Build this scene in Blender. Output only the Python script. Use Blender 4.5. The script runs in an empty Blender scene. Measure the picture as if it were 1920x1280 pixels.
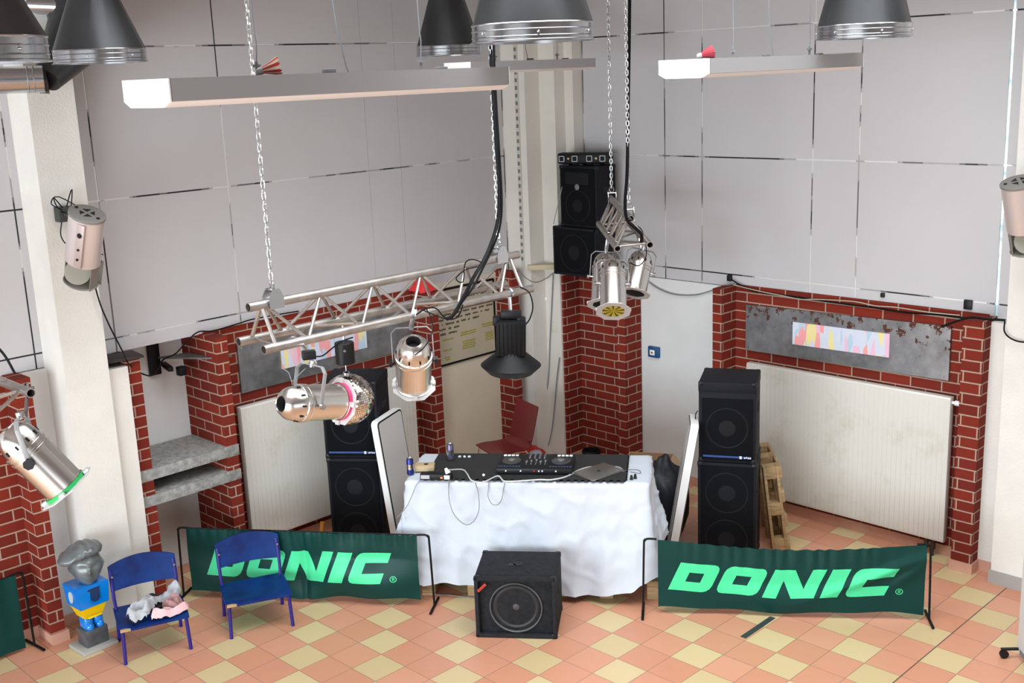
import bpy, bmesh, math, random
from mathutils import Vector, Matrix, noise
random.seed(7)
PI = math.pi
SC = bpy.context.scene
COL = SC.collection
V = Vector

# ------------------------------------------------------------------ camera
F_PX = 2128.47
YAW, PITCH, ROLL, CAM_H = 0.790385, 0.232539, -0.039666, 3.821
def cam_axes():
    cy, sy, cp, sp = math.cos(YAW), math.sin(YAW), math.cos(PITCH), math.sin(PITCH)
    f = V((cy*cp, sy*cp, -sp)); r = V((sy, -cy, 0)); u = r.cross(f)
    c, s = math.cos(ROLL), math.sin(ROLL)
    return r*c + u*s, -r*s + u*c, f
CR, CU, CF = cam_axes()
EYE = V((0, 0, CAM_H))
cam = bpy.data.cameras.new('camera'); camo = bpy.data.objects.new('camera', cam); COL.objects.link(camo)
cam.sensor_fit = 'HORIZONTAL'; cam.sensor_width = 36.0; cam.lens = 36.0*F_PX/1920
m = Matrix((CR, CU, -CF)).transposed().to_4x4(); m.translation = EYE
camo.matrix_world = m
SC.camera = camo
def ray(x, y): return CR*((x-960)/F_PX) - CU*((y-640)/F_PX) + CF
def U(x, y, d): return EYE + ray(x, y)*d                 # point of the place at depth d
def FZ(x, y, z=0.0): r = ray(x, y); return EYE + r*((z-CAM_H)/r.z)
def FX(x, y, X): r = ray(x, y); return EYE + r*(X/r.x)
def FY(x, y, Y): r = ray(x, y); return EYE + r*(Y/r.y)

# ------------------------------------------------------------------ light
SC.view_settings.view_transform = 'Standard'; SC.view_settings.look = 'None'
SC.view_settings.gamma = 1.0; SC.view_settings.exposure = 0.0
try: SC.view_settings.use_curve_mapping = False
except Exception: pass
W = bpy.data.worlds.new('world'); SC.world = W; W.use_nodes = True
W.node_tree.nodes['Background'].inputs[0].default_value = (0.80, 0.88, 1.0, 1)
W.node_tree.nodes['Background'].inputs[1].default_value = 0.14
def area(name, loc, target, sx, sy, power, color=(1, 1, 1), spread=180):
    l = bpy.data.lights.new(name, 'AREA'); l.shape = 'RECTANGLE'; l.size = sx; l.size_y = sy
    l.energy = power; l.color = color; l.spread = math.radians(spread)
    o = bpy.data.objects.new(name, l); COL.objects.link(o); o.location = loc
    o.rotation_euler = (V(target)-V(loc)).to_track_quat('-Z', 'Y').to_euler()
    return o
# daylight through the window fronts of the hall (left of and behind the viewer), then an added overhead fill
area('window_daylight_side', (-4.0, 3.0, 1.75), (6, 4.4, 0.3), 8.0, 3.0, 900, (0.85, 0.94, 1.0))
area('window_daylight_back', (3.0, -4.0, 1.5), (5.5, 6, 0.2), 8, 2.4, 130, (0.95, 0.97, 1.0))
area('overhead_fill', (5.2, 4.4, 5.15), (6.0, 5.2, 0), 5.0, 5.0, 330, (0.93, 0.97, 1.0), 122)  # added fill for floor and lower walls; the ceiling has no opening here

# ------------------------------------------------------------------ materials
MATS = {}
def mat(name, col, rough=0.5, metal=0.0, var=0.0, vscale=3.0, bump=0.0, bscale=40.0, col2=None, coat=0.0, spec=None, stretch=None, alpha=None, sheen=0.0):
    if name in MATS: return MATS[name]
    m = bpy.data.materials.new(name); m.use_nodes = True; nt = m.node_tree; N = nt.nodes; L = nt.links
    b = N['Principled BSDF']
    b.inputs['Base Color'].default_value = (*col, 1); b.inputs['Roughness'].default_value = rough
    b.inputs['Metallic'].default_value = metal
    if coat: b.inputs['Coat Weight'].default_value = coat; b.inputs['Coat Roughness'].default_value = 0.15
    if spec is not None: b.inputs['Specular IOR Level'].default_value = spec
    if sheen: b.inputs['Sheen Weight'].default_value = sheen
    tc = N.new('ShaderNodeTexCoord'); src = tc.outputs['Object']
    if stretch:
        mp = N.new('ShaderNodeMapping'); mp.inputs['Scale'].default_value = stretch; L.new(src, mp.inputs[0]); src = mp.outputs[0]
    if var or col2:
        n = N.new('ShaderNodeTexNoise'); n.inputs['Scale'].default_value = vscale; n.inputs['Detail'].default_value = 5
        L.new(src, n.inputs['Vector'])
        r = N.new('ShaderNodeValToRGB'); c2 = col2 or tuple(c*(1-var) for c in col)
        r.color_ramp.elements[0].position = 0.35; r.color_ramp.elements[1].position = 0.65
        r.color_ramp.elements[0].color = (*c2, 1); r.color_ramp.elements[1].color = (*col, 1)
        L.new(n.outputs['Fac'], r.inputs[0]); L.new(r.outputs[0], b.inputs['Base Color'])
    if bump:
        n2 = N.new('ShaderNodeTexNoise'); n2.inputs['Scale'].default_value = bscale; n2.inputs['Detail'].default_value = 4
        L.new(src, n2.inputs['Vector'])
        bp = N.new('ShaderNodeBump'); bp.inputs['Strength'].default_value = bump; bp.inputs['Distance'].default_value = 0.01
        L.new(n2.outputs['Fac'], bp.inputs['Height']); L.new(bp.outputs[0], b.inputs['Normal'])
    MATS[name] = m; return m
def emis(name, col, s):
    m = bpy.data.materials.new(name); m.use_nodes = True; b = m.node_tree.nodes['Principled BSDF']
    b.inputs['Base Color'].default_value = (*col, 1); b.inputs['Emission Color'].default_value = (*col, 1); b.inputs['Emission Strength'].default_value = s
    MATS[name] = m; return m
def mth(nt, op, a, b=None, c=None):
    n = nt.nodes.new('ShaderNodeMath'); n.operation = op
    for i, v in enumerate((a, b, c)):
        if v is None: continue
        if isinstance(v, (int, float)): n.inputs[i].default_value = v
        else: nt.links.new(v, n.inputs[i])
    return n.outputs[0]
def mixc(nt, fac, a, b):
    n = nt.nodes.new('ShaderNodeMix'); n.data_type = 'RGBA'
    for i, v in ((0, fac), (6, a), (7, b)):
        if isinstance(v, tuple): n.inputs[i].default_value = (*v, 1)
        elif isinstance(v, (int, float)): n.inputs[i].default_value = v
        else: nt.links.new(v, n.inputs[i])
    return n.outputs[2]

def brick_mat(name='red_brick', c1=(0.215, 0.020, 0.009), c2=(0.125, 0.012, 0.007), mortar=(0.43, 0.32, 0.25)):
    m = bpy.data.materials.new(name); m.use_nodes = True; nt = m.node_tree; N = nt.nodes; L = nt.links
    b = N['Principled BSDF']; b.inputs['Roughness'].default_value = 0.85; b.inputs['Specular IOR Level'].default_value = 0.2
    g = N.new('ShaderNodeNewGeometry')
    sp = N.new('ShaderNodeSeparateXYZ'); L.new(g.outputs['Position'], sp.inputs[0])
    sn = N.new('ShaderNodeSeparateXYZ'); L.new(g.outputs['True Normal'], sn.inputs[0])
    ay = mth(nt, 'ABSOLUTE', sn.outputs[1]); isy = mth(nt, 'GREATER_THAN', ay, 0.5)
    hx = mth(nt, 'MULTIPLY', sp.outputs[0], isy)
    hy = mth(nt, 'MULTIPLY', sp.outputs[1], mth(nt, 'SUBTRACT', 1.0, isy))
    cb = N.new('ShaderNodeCombineXYZ'); L.new(mth(nt, 'ADD', hx, hy), cb.inputs[0]); L.new(mth(nt, 'ADD', sp.outputs[2], 0.015), cb.inputs[1])
    t = N.new('ShaderNodeTexBrick'); L.new(cb.outputs[0], t.inputs['Vector'])
    t.inputs['Color1'].default_value = (*c1, 1); t.inputs['Color2'].default_value = (*c2, 1); t.inputs['Mortar'].default_value = (*mortar, 1)
    t.inputs['Scale'].default_value = 1; t.inputs['Mortar Size'].default_value = 0.006; t.inputs['Mortar Smooth'].default_value = 0.2
    t.inputs['Bias'].default_value = -0.1; t.inputs['Brick Width'].default_value = 0.25; t.inputs['Row Height'].default_value = 0.0833
    n = N.new('ShaderNodeTexNoise'); n.inputs['Scale'].default_value = 30; L.new(g.outputs['Position'], n.inputs['Vector'])
    col = mixc(nt, mth(nt, 'MULTIPLY', n.outputs['Fac'], 0.30), t.outputs['Color'], (0.16, 0.045, 0.03))
    L.new(col, b.inputs['Base Color'])
    bp = N.new('ShaderNodeBump'); bp.inputs['Strength'].default_value = 0.6; bp.inputs['Distance'].default_value = 0.006; bp.invert = True
    L.new(t.outputs['Fac'], bp.inputs['Height']); L.new(bp.outputs[0], b.inputs['Normal'])
    MATS[name] = m; return m

def tile_mat():
    m = bpy.data.materials.new('floor_tiles'); m.use_nodes = True; nt = m.node_tree; N = nt.nodes; L = nt.links
    b = N['Principled BSDF']
    g = N.new('ShaderNodeNewGeometry'); sp = N.new('ShaderNodeSeparateXYZ'); L.new(g.outputs['Position'], sp.inputs[0])
    u = mth(nt, 'DIVIDE', mth(nt, 'SUBTRACT', sp.outputs[0], 6.766), 0.25)
    v = mth(nt, 'DIVIDE', mth(nt, 'SUBTRACT', sp.outputs[1], 2.9435), 0.25)
    fu = mth(nt, 'FLOOR', u); fv = mth(nt, 'FLOOR', v)
    md = mth(nt, 'FLOORED_MODULO', mth(nt, 'ADD', mth(nt, 'SUBTRACT', fu, fv), 0.5), 3.0)
    yel = mth(nt, 'LESS_THAN', md, 1.0)
    cc = N.new('ShaderNodeCombineXYZ'); L.new(fu, cc.inputs[0]); L.new(fv, cc.inputs[1])
    wn = N.new('ShaderNodeTexWhiteNoise'); wn.noise_dimensions = '2D'; L.new(cc.outputs[0], wn.inputs['Vector'])
    n = N.new('ShaderNodeTexNoise'); n.inputs['Scale'].default_value = 5; n.inputs['Detail'].default_value = 6; L.new(g.outputs['Position'], n.inputs['Vector'])
    pink = mixc(nt, wn.outputs['Value'], (0.68, 0.32, 0.205), (0.60, 0.26, 0.155))
    yl = mixc(nt, wn.outputs['Value'], (0.68, 0.55, 0.30), (0.61, 0.48, 0.25))
    base = mixc(nt, yel, pink, yl)
    base = mixc(nt, mth(nt, 'MULTIPLY', n.outputs['Fac'], 0.22), base, (0.62, 0.38, 0.24))
    def edge(w, c): return mth(nt, 'ABSOLUTE', mth(nt, 'SUBTRACT', mth(nt, 'FRACT', w), 0.5))
    e = mth(nt, 'MAXIMUM', edge(u, 0), edge(v, 0))
    grout = mth(nt, 'GREATER_THAN', e, 0.5-0.010)
    wide = mth(nt, 'LESS_THAN', mth(nt, 'ABSOLUTE', v), 0.016)          # dark expansion joint
    c = mixc(nt, grout, base, (0.33, 0.19, 0.13)); c = mixc(nt, wide, c, (0.10, 0.075, 0.06))
    L.new(c, b.inputs['Base Color'])
    rg = mth(nt, 'MULTIPLY_ADD', n.outputs['Fac'], 0.25, 0.28); L.new(rg, b.inputs['Roughness'])
    bp = N.new('ShaderNodeBump'); bp.inputs['Strength'].default_value = 0.5; bp.inputs['Distance'].default_value = 0.003; bp.invert = True
    L.new(mth(nt, 'MAXIMUM', grout, wide), bp.inputs['Height']); L.new(bp.outputs[0], b.inputs['Normal'])
    MATS['floor_tiles'] = m; return m

def tape_mat():          # metal joint tape, worn into bright, grey and black stretches
    m = bpy.data.materials.new('joint_tape'); m.use_nodes = True; nt = m.node_tree; N = nt.nodes; L = nt.links
    b = N['Principled BSDF']; b.inputs['Roughness'].default_value = 0.4; b.inputs['Metallic'].default_value = 0.3
    g = N.new('ShaderNodeNewGeometry'); mp = N.new('ShaderNodeMapping'); mp.inputs['Scale'].default_value = (1, 1, 1); L.new(g.outputs['Position'], mp.inputs[0])
    n = N.new('ShaderNodeTexNoise'); n.inputs['Scale'].default_value = 2.6; n.inputs['Detail'].default_value = 1.5; L.new(mp.outputs[0], n.inputs['Vector'])
    r = N.new('ShaderNodeValToRGB'); r.color_ramp.interpolation = 'CONSTANT'
    e = r.color_ramp.elements; e[0].position = 0; e[0].color = (0.02, 0.02, 0.025, 1); e[1].position = 0.43; e[1].color = (0.16, 0.15, 0.15, 1)
    x = e.new(0.49); x.color = (0.42, 0.40, 0.38, 1); x = e.new(0.545); x.color = (0.75, 0.75, 0.73, 1)
    L.new(n.outputs['Fac'], r.inputs[0]); L.new(r.outputs[0], b.inputs['Base Color'])
    MATS['joint_tape'] = m; return m
def daylight_gap_mat():
    m = bpy.data.materials.new('daylight_gap'); m.use_nodes = True; nt = m.node_tree; N = nt.nodes; L = nt.links
    b = N['Principled BSDF']; g = N.new('ShaderNodeNewGeometry')
    n = N.new('ShaderNodeTexNoise'); n.inputs['Scale'].default_value = 7; n.inputs['Detail'].default_value = 3; L.new(g.outputs['Position'], n.inputs['Vector'])
    r = N.new('ShaderNodeValToRGB'); e = r.color_ramp.elements; e[0].position = .38; e[0].color = (0.18, 0.30, 0.34, 1); e[1].position = .55; e[1].color = (0.85, 1.0, 1.0, 1)
    L.new(n.outputs['Fac'], r.inputs[0]); L.new(r.outputs[0], b.inputs['Emission Color']); b.inputs['Emission Strength'].default_value = 1.1
    b.inputs['Base Color'].default_value = (0.3, 0.35, 0.36, 1)
    MATS['daylight_gap'] = m; return m
def plate_mat(name='steel_plate', rust=0.35):
    m = bpy.data.materials.new(name); m.use_nodes = True; nt = m.node_tree; N = nt.nodes; L = nt.links
    b = N['Principled BSDF']; b.inputs['Metallic'].default_value = 0.75; b.inputs['Roughness'].default_value = 0.38
    g = N.new('ShaderNodeNewGeometry'); sp = N.new('ShaderNodeSeparateXYZ'); L.new(g.outputs['Position'], sp.inputs[0])
    n = N.new('ShaderNodeTexNoise'); n.inputs['Scale'].default_value = 9; n.inputs['Detail'].default_value = 6; L.new(g.outputs['Position'], n.inputs['Vector'])
    r = N.new('ShaderNodeValToRGB'); e = r.color_ramp.elements; e[0].position = .3; e[0].color = (0.20, 0.205, 0.21, 1); e[1].position = .7; e[1].color = (0.36, 0.37, 0.385, 1)
    L.new(n.outputs['Fac'], r.inputs[0])
    n2 = N.new('ShaderNodeTexNoise'); n2.inputs['Scale'].default_value = 14; n2.inputs['Detail'].default_value = 8; n2.inputs['Roughness'].default_value = 0.7; L.new(g.outputs['Position'], n2.inputs['Vector'])
    top = N.new('ShaderNodeMapRange'); L.new(sp.outputs[2], top.inputs[0]); top.inputs[1].default_value = 1.55; top.inputs[2].default_value = 1.85; top.inputs[3].default_value = 0.0; top.inputs[4].default_value = 0.14
    f = mth(nt, 'GREATER_THAN', mth(nt, 'ADD', n2.outputs['Fac'], top.outputs[0]), 1.0-rust)
    L.new(mixc(nt, f, r.outputs[0], (0.13, 0.055, 0.04)), b.inputs['Base Color'])
    L.new(mth(nt, 'MULTIPLY_ADD', f, 0.4, 0.38), b.inputs['Roughness'])
    MATS[name] = m; return m
def art_mat(seed=0.0):   # pale print with short coloured upright strokes
    m = bpy.data.materials.new('picture_print'); m.use_nodes = True; nt = m.node_tree; N = nt.nodes; L = nt.links
    b = N['Principled BSDF']; b.inputs['Roughness'].default_value = 0.35
    g = N.new('ShaderNodeNewGeometry'); mp = N.new('ShaderNodeMapping'); mp.inputs['Scale'].default_value = (26, 26, 5); mp.inputs['Location'].default_value = (seed, seed, 0); L.new(g.outputs['Position'], mp.inputs[0])
    v = N.new('ShaderNodeTexVoronoi'); v.feature = 'F1'; v.inputs['Scale'].default_value = 1; L.new(mp.outputs[0], v.inputs['Vector'])
    s = N.new('ShaderNodeSeparateColor'); L.new(v.outputs['Color'], s.inputs[0])
    r = N.new('ShaderNodeValToRGB'); r.color_ramp.interpolation = 'CONSTANT'; e = r.color_ramp.elements
    e[0].position = 0; e[0].color = (0.62, 0.66, 0.76, 1); e[1].position = .42; e[1].color = (0.45, 0.60, 0.72, 1)
    for p, c in ((.58, (0.80, 0.70, 0.32)), (.70, (0.85, 0.36, 0.36)), (.80, (0.62, 0.66, 0.80)), (.92, (0.80, 0.50, 0.62))): x = e.new(p); x.color = (*c, 1)
    L.new(s.outputs[0], r.inputs[0]); L.new(r.outputs[0], b.inputs['Base Color'])
    MATS['picture_print'] = m; return m
def radiator_mat():
    m = bpy.data.materials.new('radiator_enamel'); m.use_nodes = True; nt = m.node_tree; N = nt.nodes; L = nt.links
    b = N['Principled BSDF']; b.inputs['Roughness'].default_value = 0.35; b.inputs['Base Color'].default_value = (0.66, 0.64, 0.58, 1)
    g = N.new('ShaderNodeNewGeometry')
    n = N.new('ShaderNodeTexNoise'); n.inputs['Scale'].default_value = 2.2; n.inputs['Detail'].default_value = 9; n.inputs['Roughness'].default_value = .75; L.new(g.outputs['Position'], n.inputs['Vector'])
    r = N.new('ShaderNodeValToRGB'); e = r.color_ramp.elements; e[0].position = .30; e[0].color = (0.57, 0.54, 0.46, 1); e[1].position = .48; e[1].color = (0.67, 0.655, 0.60, 1)
    L.new(n.outputs['Fac'], r.inputs[0]); L.new(r.outputs[0], b.inputs['Base Color'])
    MATS['radiator_enamel'] = m; return m

BRICK = brick_mat(); TILE = tile_mat(); TAPE = tape_mat(); GAP = daylight_gap_mat(); STEEL = plate_mat(); ART = art_mat(); RADM = radiator_mat()
PANEL = mat('white_wall_board', (0.53, 0.52, 0.53), 0.55, var=0.04, vscale=1.2)
PLASTER = mat('painted_concrete', (0.74, 0.72, 0.67), 0.8, var=0.07, vscale=4, bump=0.25, bscale=60)
CREAM = mat('cream_plaster', (0.66, 0.59, 0.46), 0.8, var=0.08, vscale=3)
WHITEW = mat('white_plaster', (0.70, 0.70, 0.69), 0.8, var=0.05, vscale=3)
CONC = mat('rough_concrete', (0.36, 0.36, 0.34), 0.9, col2=(0.22, 0.22, 0.21), vscale=25, bump=0.6, bscale=70)
SKIRT = mat('skirting_tile', (0.62, 0.34, 0.25), 0.45, var=0.12, vscale=6)
KICK = mat('grey_kick_board', (0.33, 0.31, 0.29), 0.6)
ALU = mat('brushed_aluminium', (0.50, 0.46, 0.43), 0.38, 0.9, var=0.25, vscale=14)
CHROME = mat('polished_aluminium', (0.74, 0.72, 0.69), 0.24, 1.0)
GALV = mat('galvanised_sheet', (0.085, 0.088, 0.092), 0.38, 0.7, var=0.35, vscale=3, stretch=(1, 1, 0.5))
GALVB = mat('galvanised_collar', (0.55, 0.56, 0.58), 0.2, 1.0)
CHAINM = mat('zinc_chain', (0.60, 0.61, 0.60), 0.3, 0.95)
BLKM = mat('black_metal', (0.005, 0.005, 0.006), 0.5, spec=0.2)
BLKP = mat('black_plastic', (0.007, 0.007, 0.009), 0.45, spec=0.3)
GREYP = mat('grey_plastic', (0.16, 0.16, 0.17), 0.5)
SPKB = mat('speaker_black_paint', (0.007, 0.008, 0.012), 0.6, spec=0.18, bump=0.3, bscale=260)
SPKG = mat('speaker_grille', (0.0035, 0.004, 0.006), 0.7, spec=0.12, bump=0.5, bscale=500)
SPKS = mat('subwoofer_carpet', (0.022, 0.024, 0.028), 0.8, spec=0.2, col2=(0.014, 0.015, 0.018), vscale=30, bump=0.5, bscale=300)
CONE = mat('speaker_cone', (0.030, 0.029, 0.030), 0.55)
CABLE = mat('black_cable', (0.004, 0.004, 0.005), 0.55, spec=0.15)
CABLEW = mat('white_cable', (0.62, 0.62, 0.62), 0.45)
CABLEG = mat('grey_cable', (0.20, 0.21, 0.22), 0.5)
ENAMEL = mat('lamp_enamel', (0.30, 0.295, 0.30), 0.35)  # pendant housings: shade of their sides put into this grey, end caps stay white
ENAMELW = mat('lamp_end_enamel', (0.86, 0.86, 0.85), 0.35)
LENSW = mat('lamp_diffuser', (0.80, 0.74, 0.70), 0.35)
CLOTH = mat('white_cotton', (0.58, 0.63, 0.70), 0.85, bump=0.25, bscale=14)
GREEN = mat('dark_green_banner', (0.002, 0.040, 0.034), 0.42, spec=0.2)
MINT = mat('mint_green_print', (0.055, 0.66, 0.30), 0.5)
WOODL = mat('pine_wood', (0.50, 0.34, 0.17), 0.7, var=0.35, vscale=9, stretch=(1, 1, 8))
CARD = mat('brown_cardboard', (0.42, 0.25, 0.12), 0.85)
BLUEC = mat('blue_painted_wood', (0.002, 0.010, 0.082), 0.45, col2=(0.002, 0.032, 0.17), vscale=6, spec=0.25)
BLUEL = mat('blue_violet_metal', (0.022, 0.014, 0.17), 0.4, spec=0.3)
REDW = mat('dark_red_plywood', (0.16, 0.012, 0.016), 0.35)
YGEL = mat('yellow_gel', (0.52, 0.42, 0.05), 0.3)
YGELD = mat('yellow_gel_dark', (0.10, 0.08, 0.012), 0.3)
PGEL = mat('pink_gel', (0.75, 0.03, 0.16), 0.3)
GGEL = mat('green_gel', (0.02, 0.42, 0.10), 0.3)
DARK = mat('dark_opening', (0.006, 0.006, 0.006), 0.9)
MIRR = mat('mirror_tiles', (0.80, 0.76, 0.70), 0.07, 1.0)

# ------------------------------------------------------------------ mesh builder
class MB:
    def __init__(s, smooth=None): s.bm = bmesh.new(); s.smooth = smooth
    def _x(s, vs, M):
        if M is not None:
            for v in vs: v.co = M @ v.co
    def box(s, c, d, M=None, bev=0.0, seg=2, rz=0.0):
        t = bmesh.new(); bmesh.ops.create_cube(t, size=1)
        R = Matrix.Rotation(rz, 4, 'Z') if rz else Matrix()
        for v in t.verts: v.co = V((v.co.x*d[0], v.co.y*d[1], v.co.z*d[2]))
        if bev > 0: bmesh.ops.bevel(t, geom=t.edges[:], offset=min(bev, min(d)*0.45), segments=seg, affect='EDGES', profile=0.5)
        T = Matrix.Translation(V(c)) @ R
        if M is not None: T = M @ T
        s._merge(t, T); return s
    def _merge(s, t, T=None):
        mp = {}
        for v in t.verts: mp[v] = s.bm.verts.new(T @ v.co if T is not None else v.co)
        for f in t.faces:
            try: s.bm.faces.new([mp[v] for v in f.verts])
            except ValueError: pass
        t.free()
    def poly(s, pts, M=None):
        vs = [s.bm.verts.new((M @ V(p)) if M is not None else V(p)) for p in pts]
        try: s.bm.faces.new(vs)
        except ValueError: pass
        return s
    def prism(s, pts, h, M=None):       # pts 2D ccw in xy, extruded to z=h
        T = M if M is not None else Matrix()
        a = [s.bm.verts.new(T @ V((p[0], p[1], 0))) for p in pts]; b = [s.bm.verts.new(T @ V((p[0], p[1], h))) for p in pts]
        n = len(pts); s.bm.faces.new(a[::-1]); s.bm.faces.new(b)
        for i in range(n): s.bm.faces.new((a[i], a[(i+1) % n], b[(i+1) % n], b[i]))
        return s
    def lathe(s, prof, M=None, n=24, cap0=True, cap1=True, arc=2*PI):    # prof [(r,z)]
        T = M if M is not None else Matrix(); rings = []
        for r, z in prof:
            rings.append([s.bm.verts.new(T @ V((r*math.cos(arc*i/n), r*math.sin(arc*i/n), z))) for i in range(n)])
        for a, b in zip(rings, rings[1:]):
            for i in range(n): s.bm.faces.new((a[i], a[(i+1) % n], b[(i+1) % n], b[i]))
        if cap0: s.bm.faces.new(rings[0][::-1])
        if cap1: s.bm.faces.new(rings[-1])
        return s
    def cyl(s, p0, p1, r0, r1=None, n=12, caps=True, M=None):
        p0 = V(p0); p1 = V(p1); d = p1-p0
        T = Matrix.Translation(p0) @ d.to_track_quat('Z', 'Y').to_matrix().to_4x4()
        if M is not None: T = M @ T
        return s.lathe([(r0, 0), (r1 if r1 is not None else r0, d.length)], T, n, caps, caps)
    def pipe(s, p0, p1, r, wall=0.003, n=16):   # hollow tube, open ends
        p0 = V(p0); p1 = V(p1); d = p1-p0; l = d.length
        T = Matrix.Translation(p0) @ d.to_track_quat('Z', 'Y').to_matrix().to_4x4()
        ri = r-wall
        s.lathe([(ri, l*0.5), (ri, 0), (r, 0), (r, l), (ri, l), (ri, l*0.5+0.001)], T, n, True, True); return s
    def tube(s, pts, r, n=8, smooth=3, closed=False):
        P = [V(p) for p in pts]
        if smooth and len(P) > 2:
            Q = []; m = len(P)
            rng = range(m) if closed else range(m-1)
            for i in rng:
                p0 = P[(i-1) % m] if closed or i > 0 else P[0]*2-P[1]
                p1 = P[i]; p2 = P[(i+1) % m]; p3 = P[(i+2) % m] if closed or i+2 < m else P[-1]*2-P[-2]
                for k in range(smooth):
                    t = k/smooth
                    Q.append(0.5*((2*p1)+(p2-p0)*t+(2*p0-5*p1+4*p2-p3)*t*t+(3*p1-p0-3*p2+p3)*t**3))
            if not closed: Q.append(P[-1])
            P = Q
        m = len(P); up = None; rings = []
        for i in range(m):
            if closed: t = (P[(i+1) % m]-P[i-1])
            else: t = (P[min(i+1, m-1)]-P[max(i-1, 0)])
            if t.length < 1e-9: t = V((0, 0, 1))
            t.normalize()
            if up is None: up = V((0, 0, 1)) if abs(t.z) < 0.9 else V((1, 0, 0))
            sd = t.cross(up)
            if sd.length < 1e-6: sd = t.orthogonal()
            sd.normalize(); up = sd.cross(t).normalized()
            rings.append([s.bm.verts.new(P[i]+(sd*math.cos(2*PI*k/n)+up*math.sin(2*PI*k/n))*r) for k in range(n)])
        for i in range(m if closed else m-1):
            a, b = rings[i], rings[(i+1) % m]
            for k in range(n): s.bm.faces.new((a[k], a[(k+1) % n], b[(k+1) % n], b[k]))
        if not closed: s.bm.faces.new(rings[0][::-1]); s.bm.faces.new(rings[-1])
        return s
    def sphere(s, c, r, M=None, u=24, v=14, sc=(1, 1, 1)):
        t = bmesh.new(); bmesh.ops.create_uvsphere(t, u_segments=u, v_segments=v, radius=1)
        for q in t.verts: q.co = V((q.co.x*r*sc[0], q.co.y*r*sc[1], q.co.z*r*sc[2]))+V(c)
        s._merge(t, M); return s
    def grid(s, nu, nv, fn, thick=0.0, closed_u=False):
        g = [[s.bm.verts.new(fn(i/nu, j/nv)) for j in range(nv+1)] for i in range(nu if closed_u else nu+1)]
        k = len(g)
        for i in range(k if closed_u else nu):
            for j in range(nv): s.bm.faces.new((g[i][j], g[(i+1) % k][j], g[(i+1) % k][j+1], g[i][j+1]))
        return s

MW = {}
def thing(name, label, cat, loc=(0, 0, 0), rotz=0.0, group=None):
    o = bpy.data.objects.new(name, None); COL.objects.link(o); o.empty_display_size = 0.1
    o.location = loc; o.rotation_euler = (0, 0, rotz); o['label'] = label; o['category'] = cat
    if group: o['group'] = group
    MW[o] = Matrix.Translation(V(loc)) @ Matrix.Rotation(rotz, 4, 'Z')
    return o
def obj(name, mb, m, parent=None, label=None, cat=None, group=None, kind=None, base=None, local=False, solid=0.0, angle=35):
    me = bpy.data.meshes.new(name)
    bmesh.ops.recalc_face_normals(mb.bm, faces=mb.bm.faces[:])
    mb.bm.to_mesh(me); mb.bm.free()
    ms = m if isinstance(m, (list, tuple)) else [m]
    for q in ms: me.materials.append(q)
    for p in me.polygons: p.use_smooth = True
    me.set_sharp_from_angle(angle=math.radians(angle))
    o = bpy.data.objects.new(name, me); COL.objects.link(o)
    if parent is not None:
        o.parent = parent; MW[o] = MW[parent]
        if not local: me.transform(MW[parent].inverted())
    else:
        if base is None:
            cs = [v.co for v in me.vertices]
            base = V(((min(c.x for c in cs)+max(c.x for c in cs))/2, (min(c.y for c in cs)+max(c.y for c in cs))/2, min(c.z for c in cs)))
        base = V(base); me.transform(Matrix.Translation(-base)); o.location = base; MW[o] = Matrix.Translation(base)
    if label: o['label'] = label
    if cat: o['category'] = cat
    if group: o['group'] = group
    if kind: o['kind'] = kind
    if solid:
        md = o.modifiers.new('thickness', 'SOLIDIFY'); md.thickness = solid; md.offset = 0
    return o
def struct(name, mb, m, parent=None): return obj(name, mb, m, parent, kind=None if parent else 'structure')
def dup(root, loc, rotz, label, group=None):
    r = root.copy(); COL.objects.link(r); r.location = loc; r.rotation_euler = (0, 0, rotz); r['label'] = label
    if group: r['group'] = group
    MW[r] = Matrix.Translation(V(loc)) @ Matrix.Rotation(rotz, 4, 'Z')
    for ch in list(root.children):
        c = ch.copy(); COL.objects.link(c); c.parent = r; MW[c] = MW[r]
        for g in ch.children:
            d = g.copy(); COL.objects.link(d); d.parent = c; MW[d] = MW[r]
    return r
def B(x0, x1, y0, y1, z0, z1): return ((x0+x1)/2, (y0+y1)/2, (z0+z1)/2), (abs(x1-x0), abs(y1-y0), abs(z1-z0))
def bx(mb, x0, x1, y0, y1, z0, z1, bev=0): c, d = B(x0, x1, y0, y1, z0, z1); return mb.box(c, d, bev=bev)
def frame(o, x, z=None, y=None):    # matrix from axes
    X = V(x).normalized()
    if z is not None: Z = V(z).normalized(); Y = Z.cross(X).normalized(); Z = X.cross(Y)
    else: Y = V(y).normalized(); Z = X.cross(Y).normalized(); Y = Z.cross(X)
    M = Matrix((X, Y, Z)).transposed().to_4x4(); M.translation = V(o); return M

# ================================================================== SETTING
ZT = 5.2
struct('floor', bx(MB(), -10.2, 9.2, -9.2, 9.2, -0.12, 0), TILE)
struct('ceiling', bx(MB(), -10.2, 9.2, -9.2, 9.2, ZT, ZT+0.15), mat('ceiling_paint', (0.26, 0.23, 0.225), 0.9))
YP, YB, YF = 7.82, 7.80, 7.58
XP, XB, XF = 8.21, 8.19, 7.96
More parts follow.
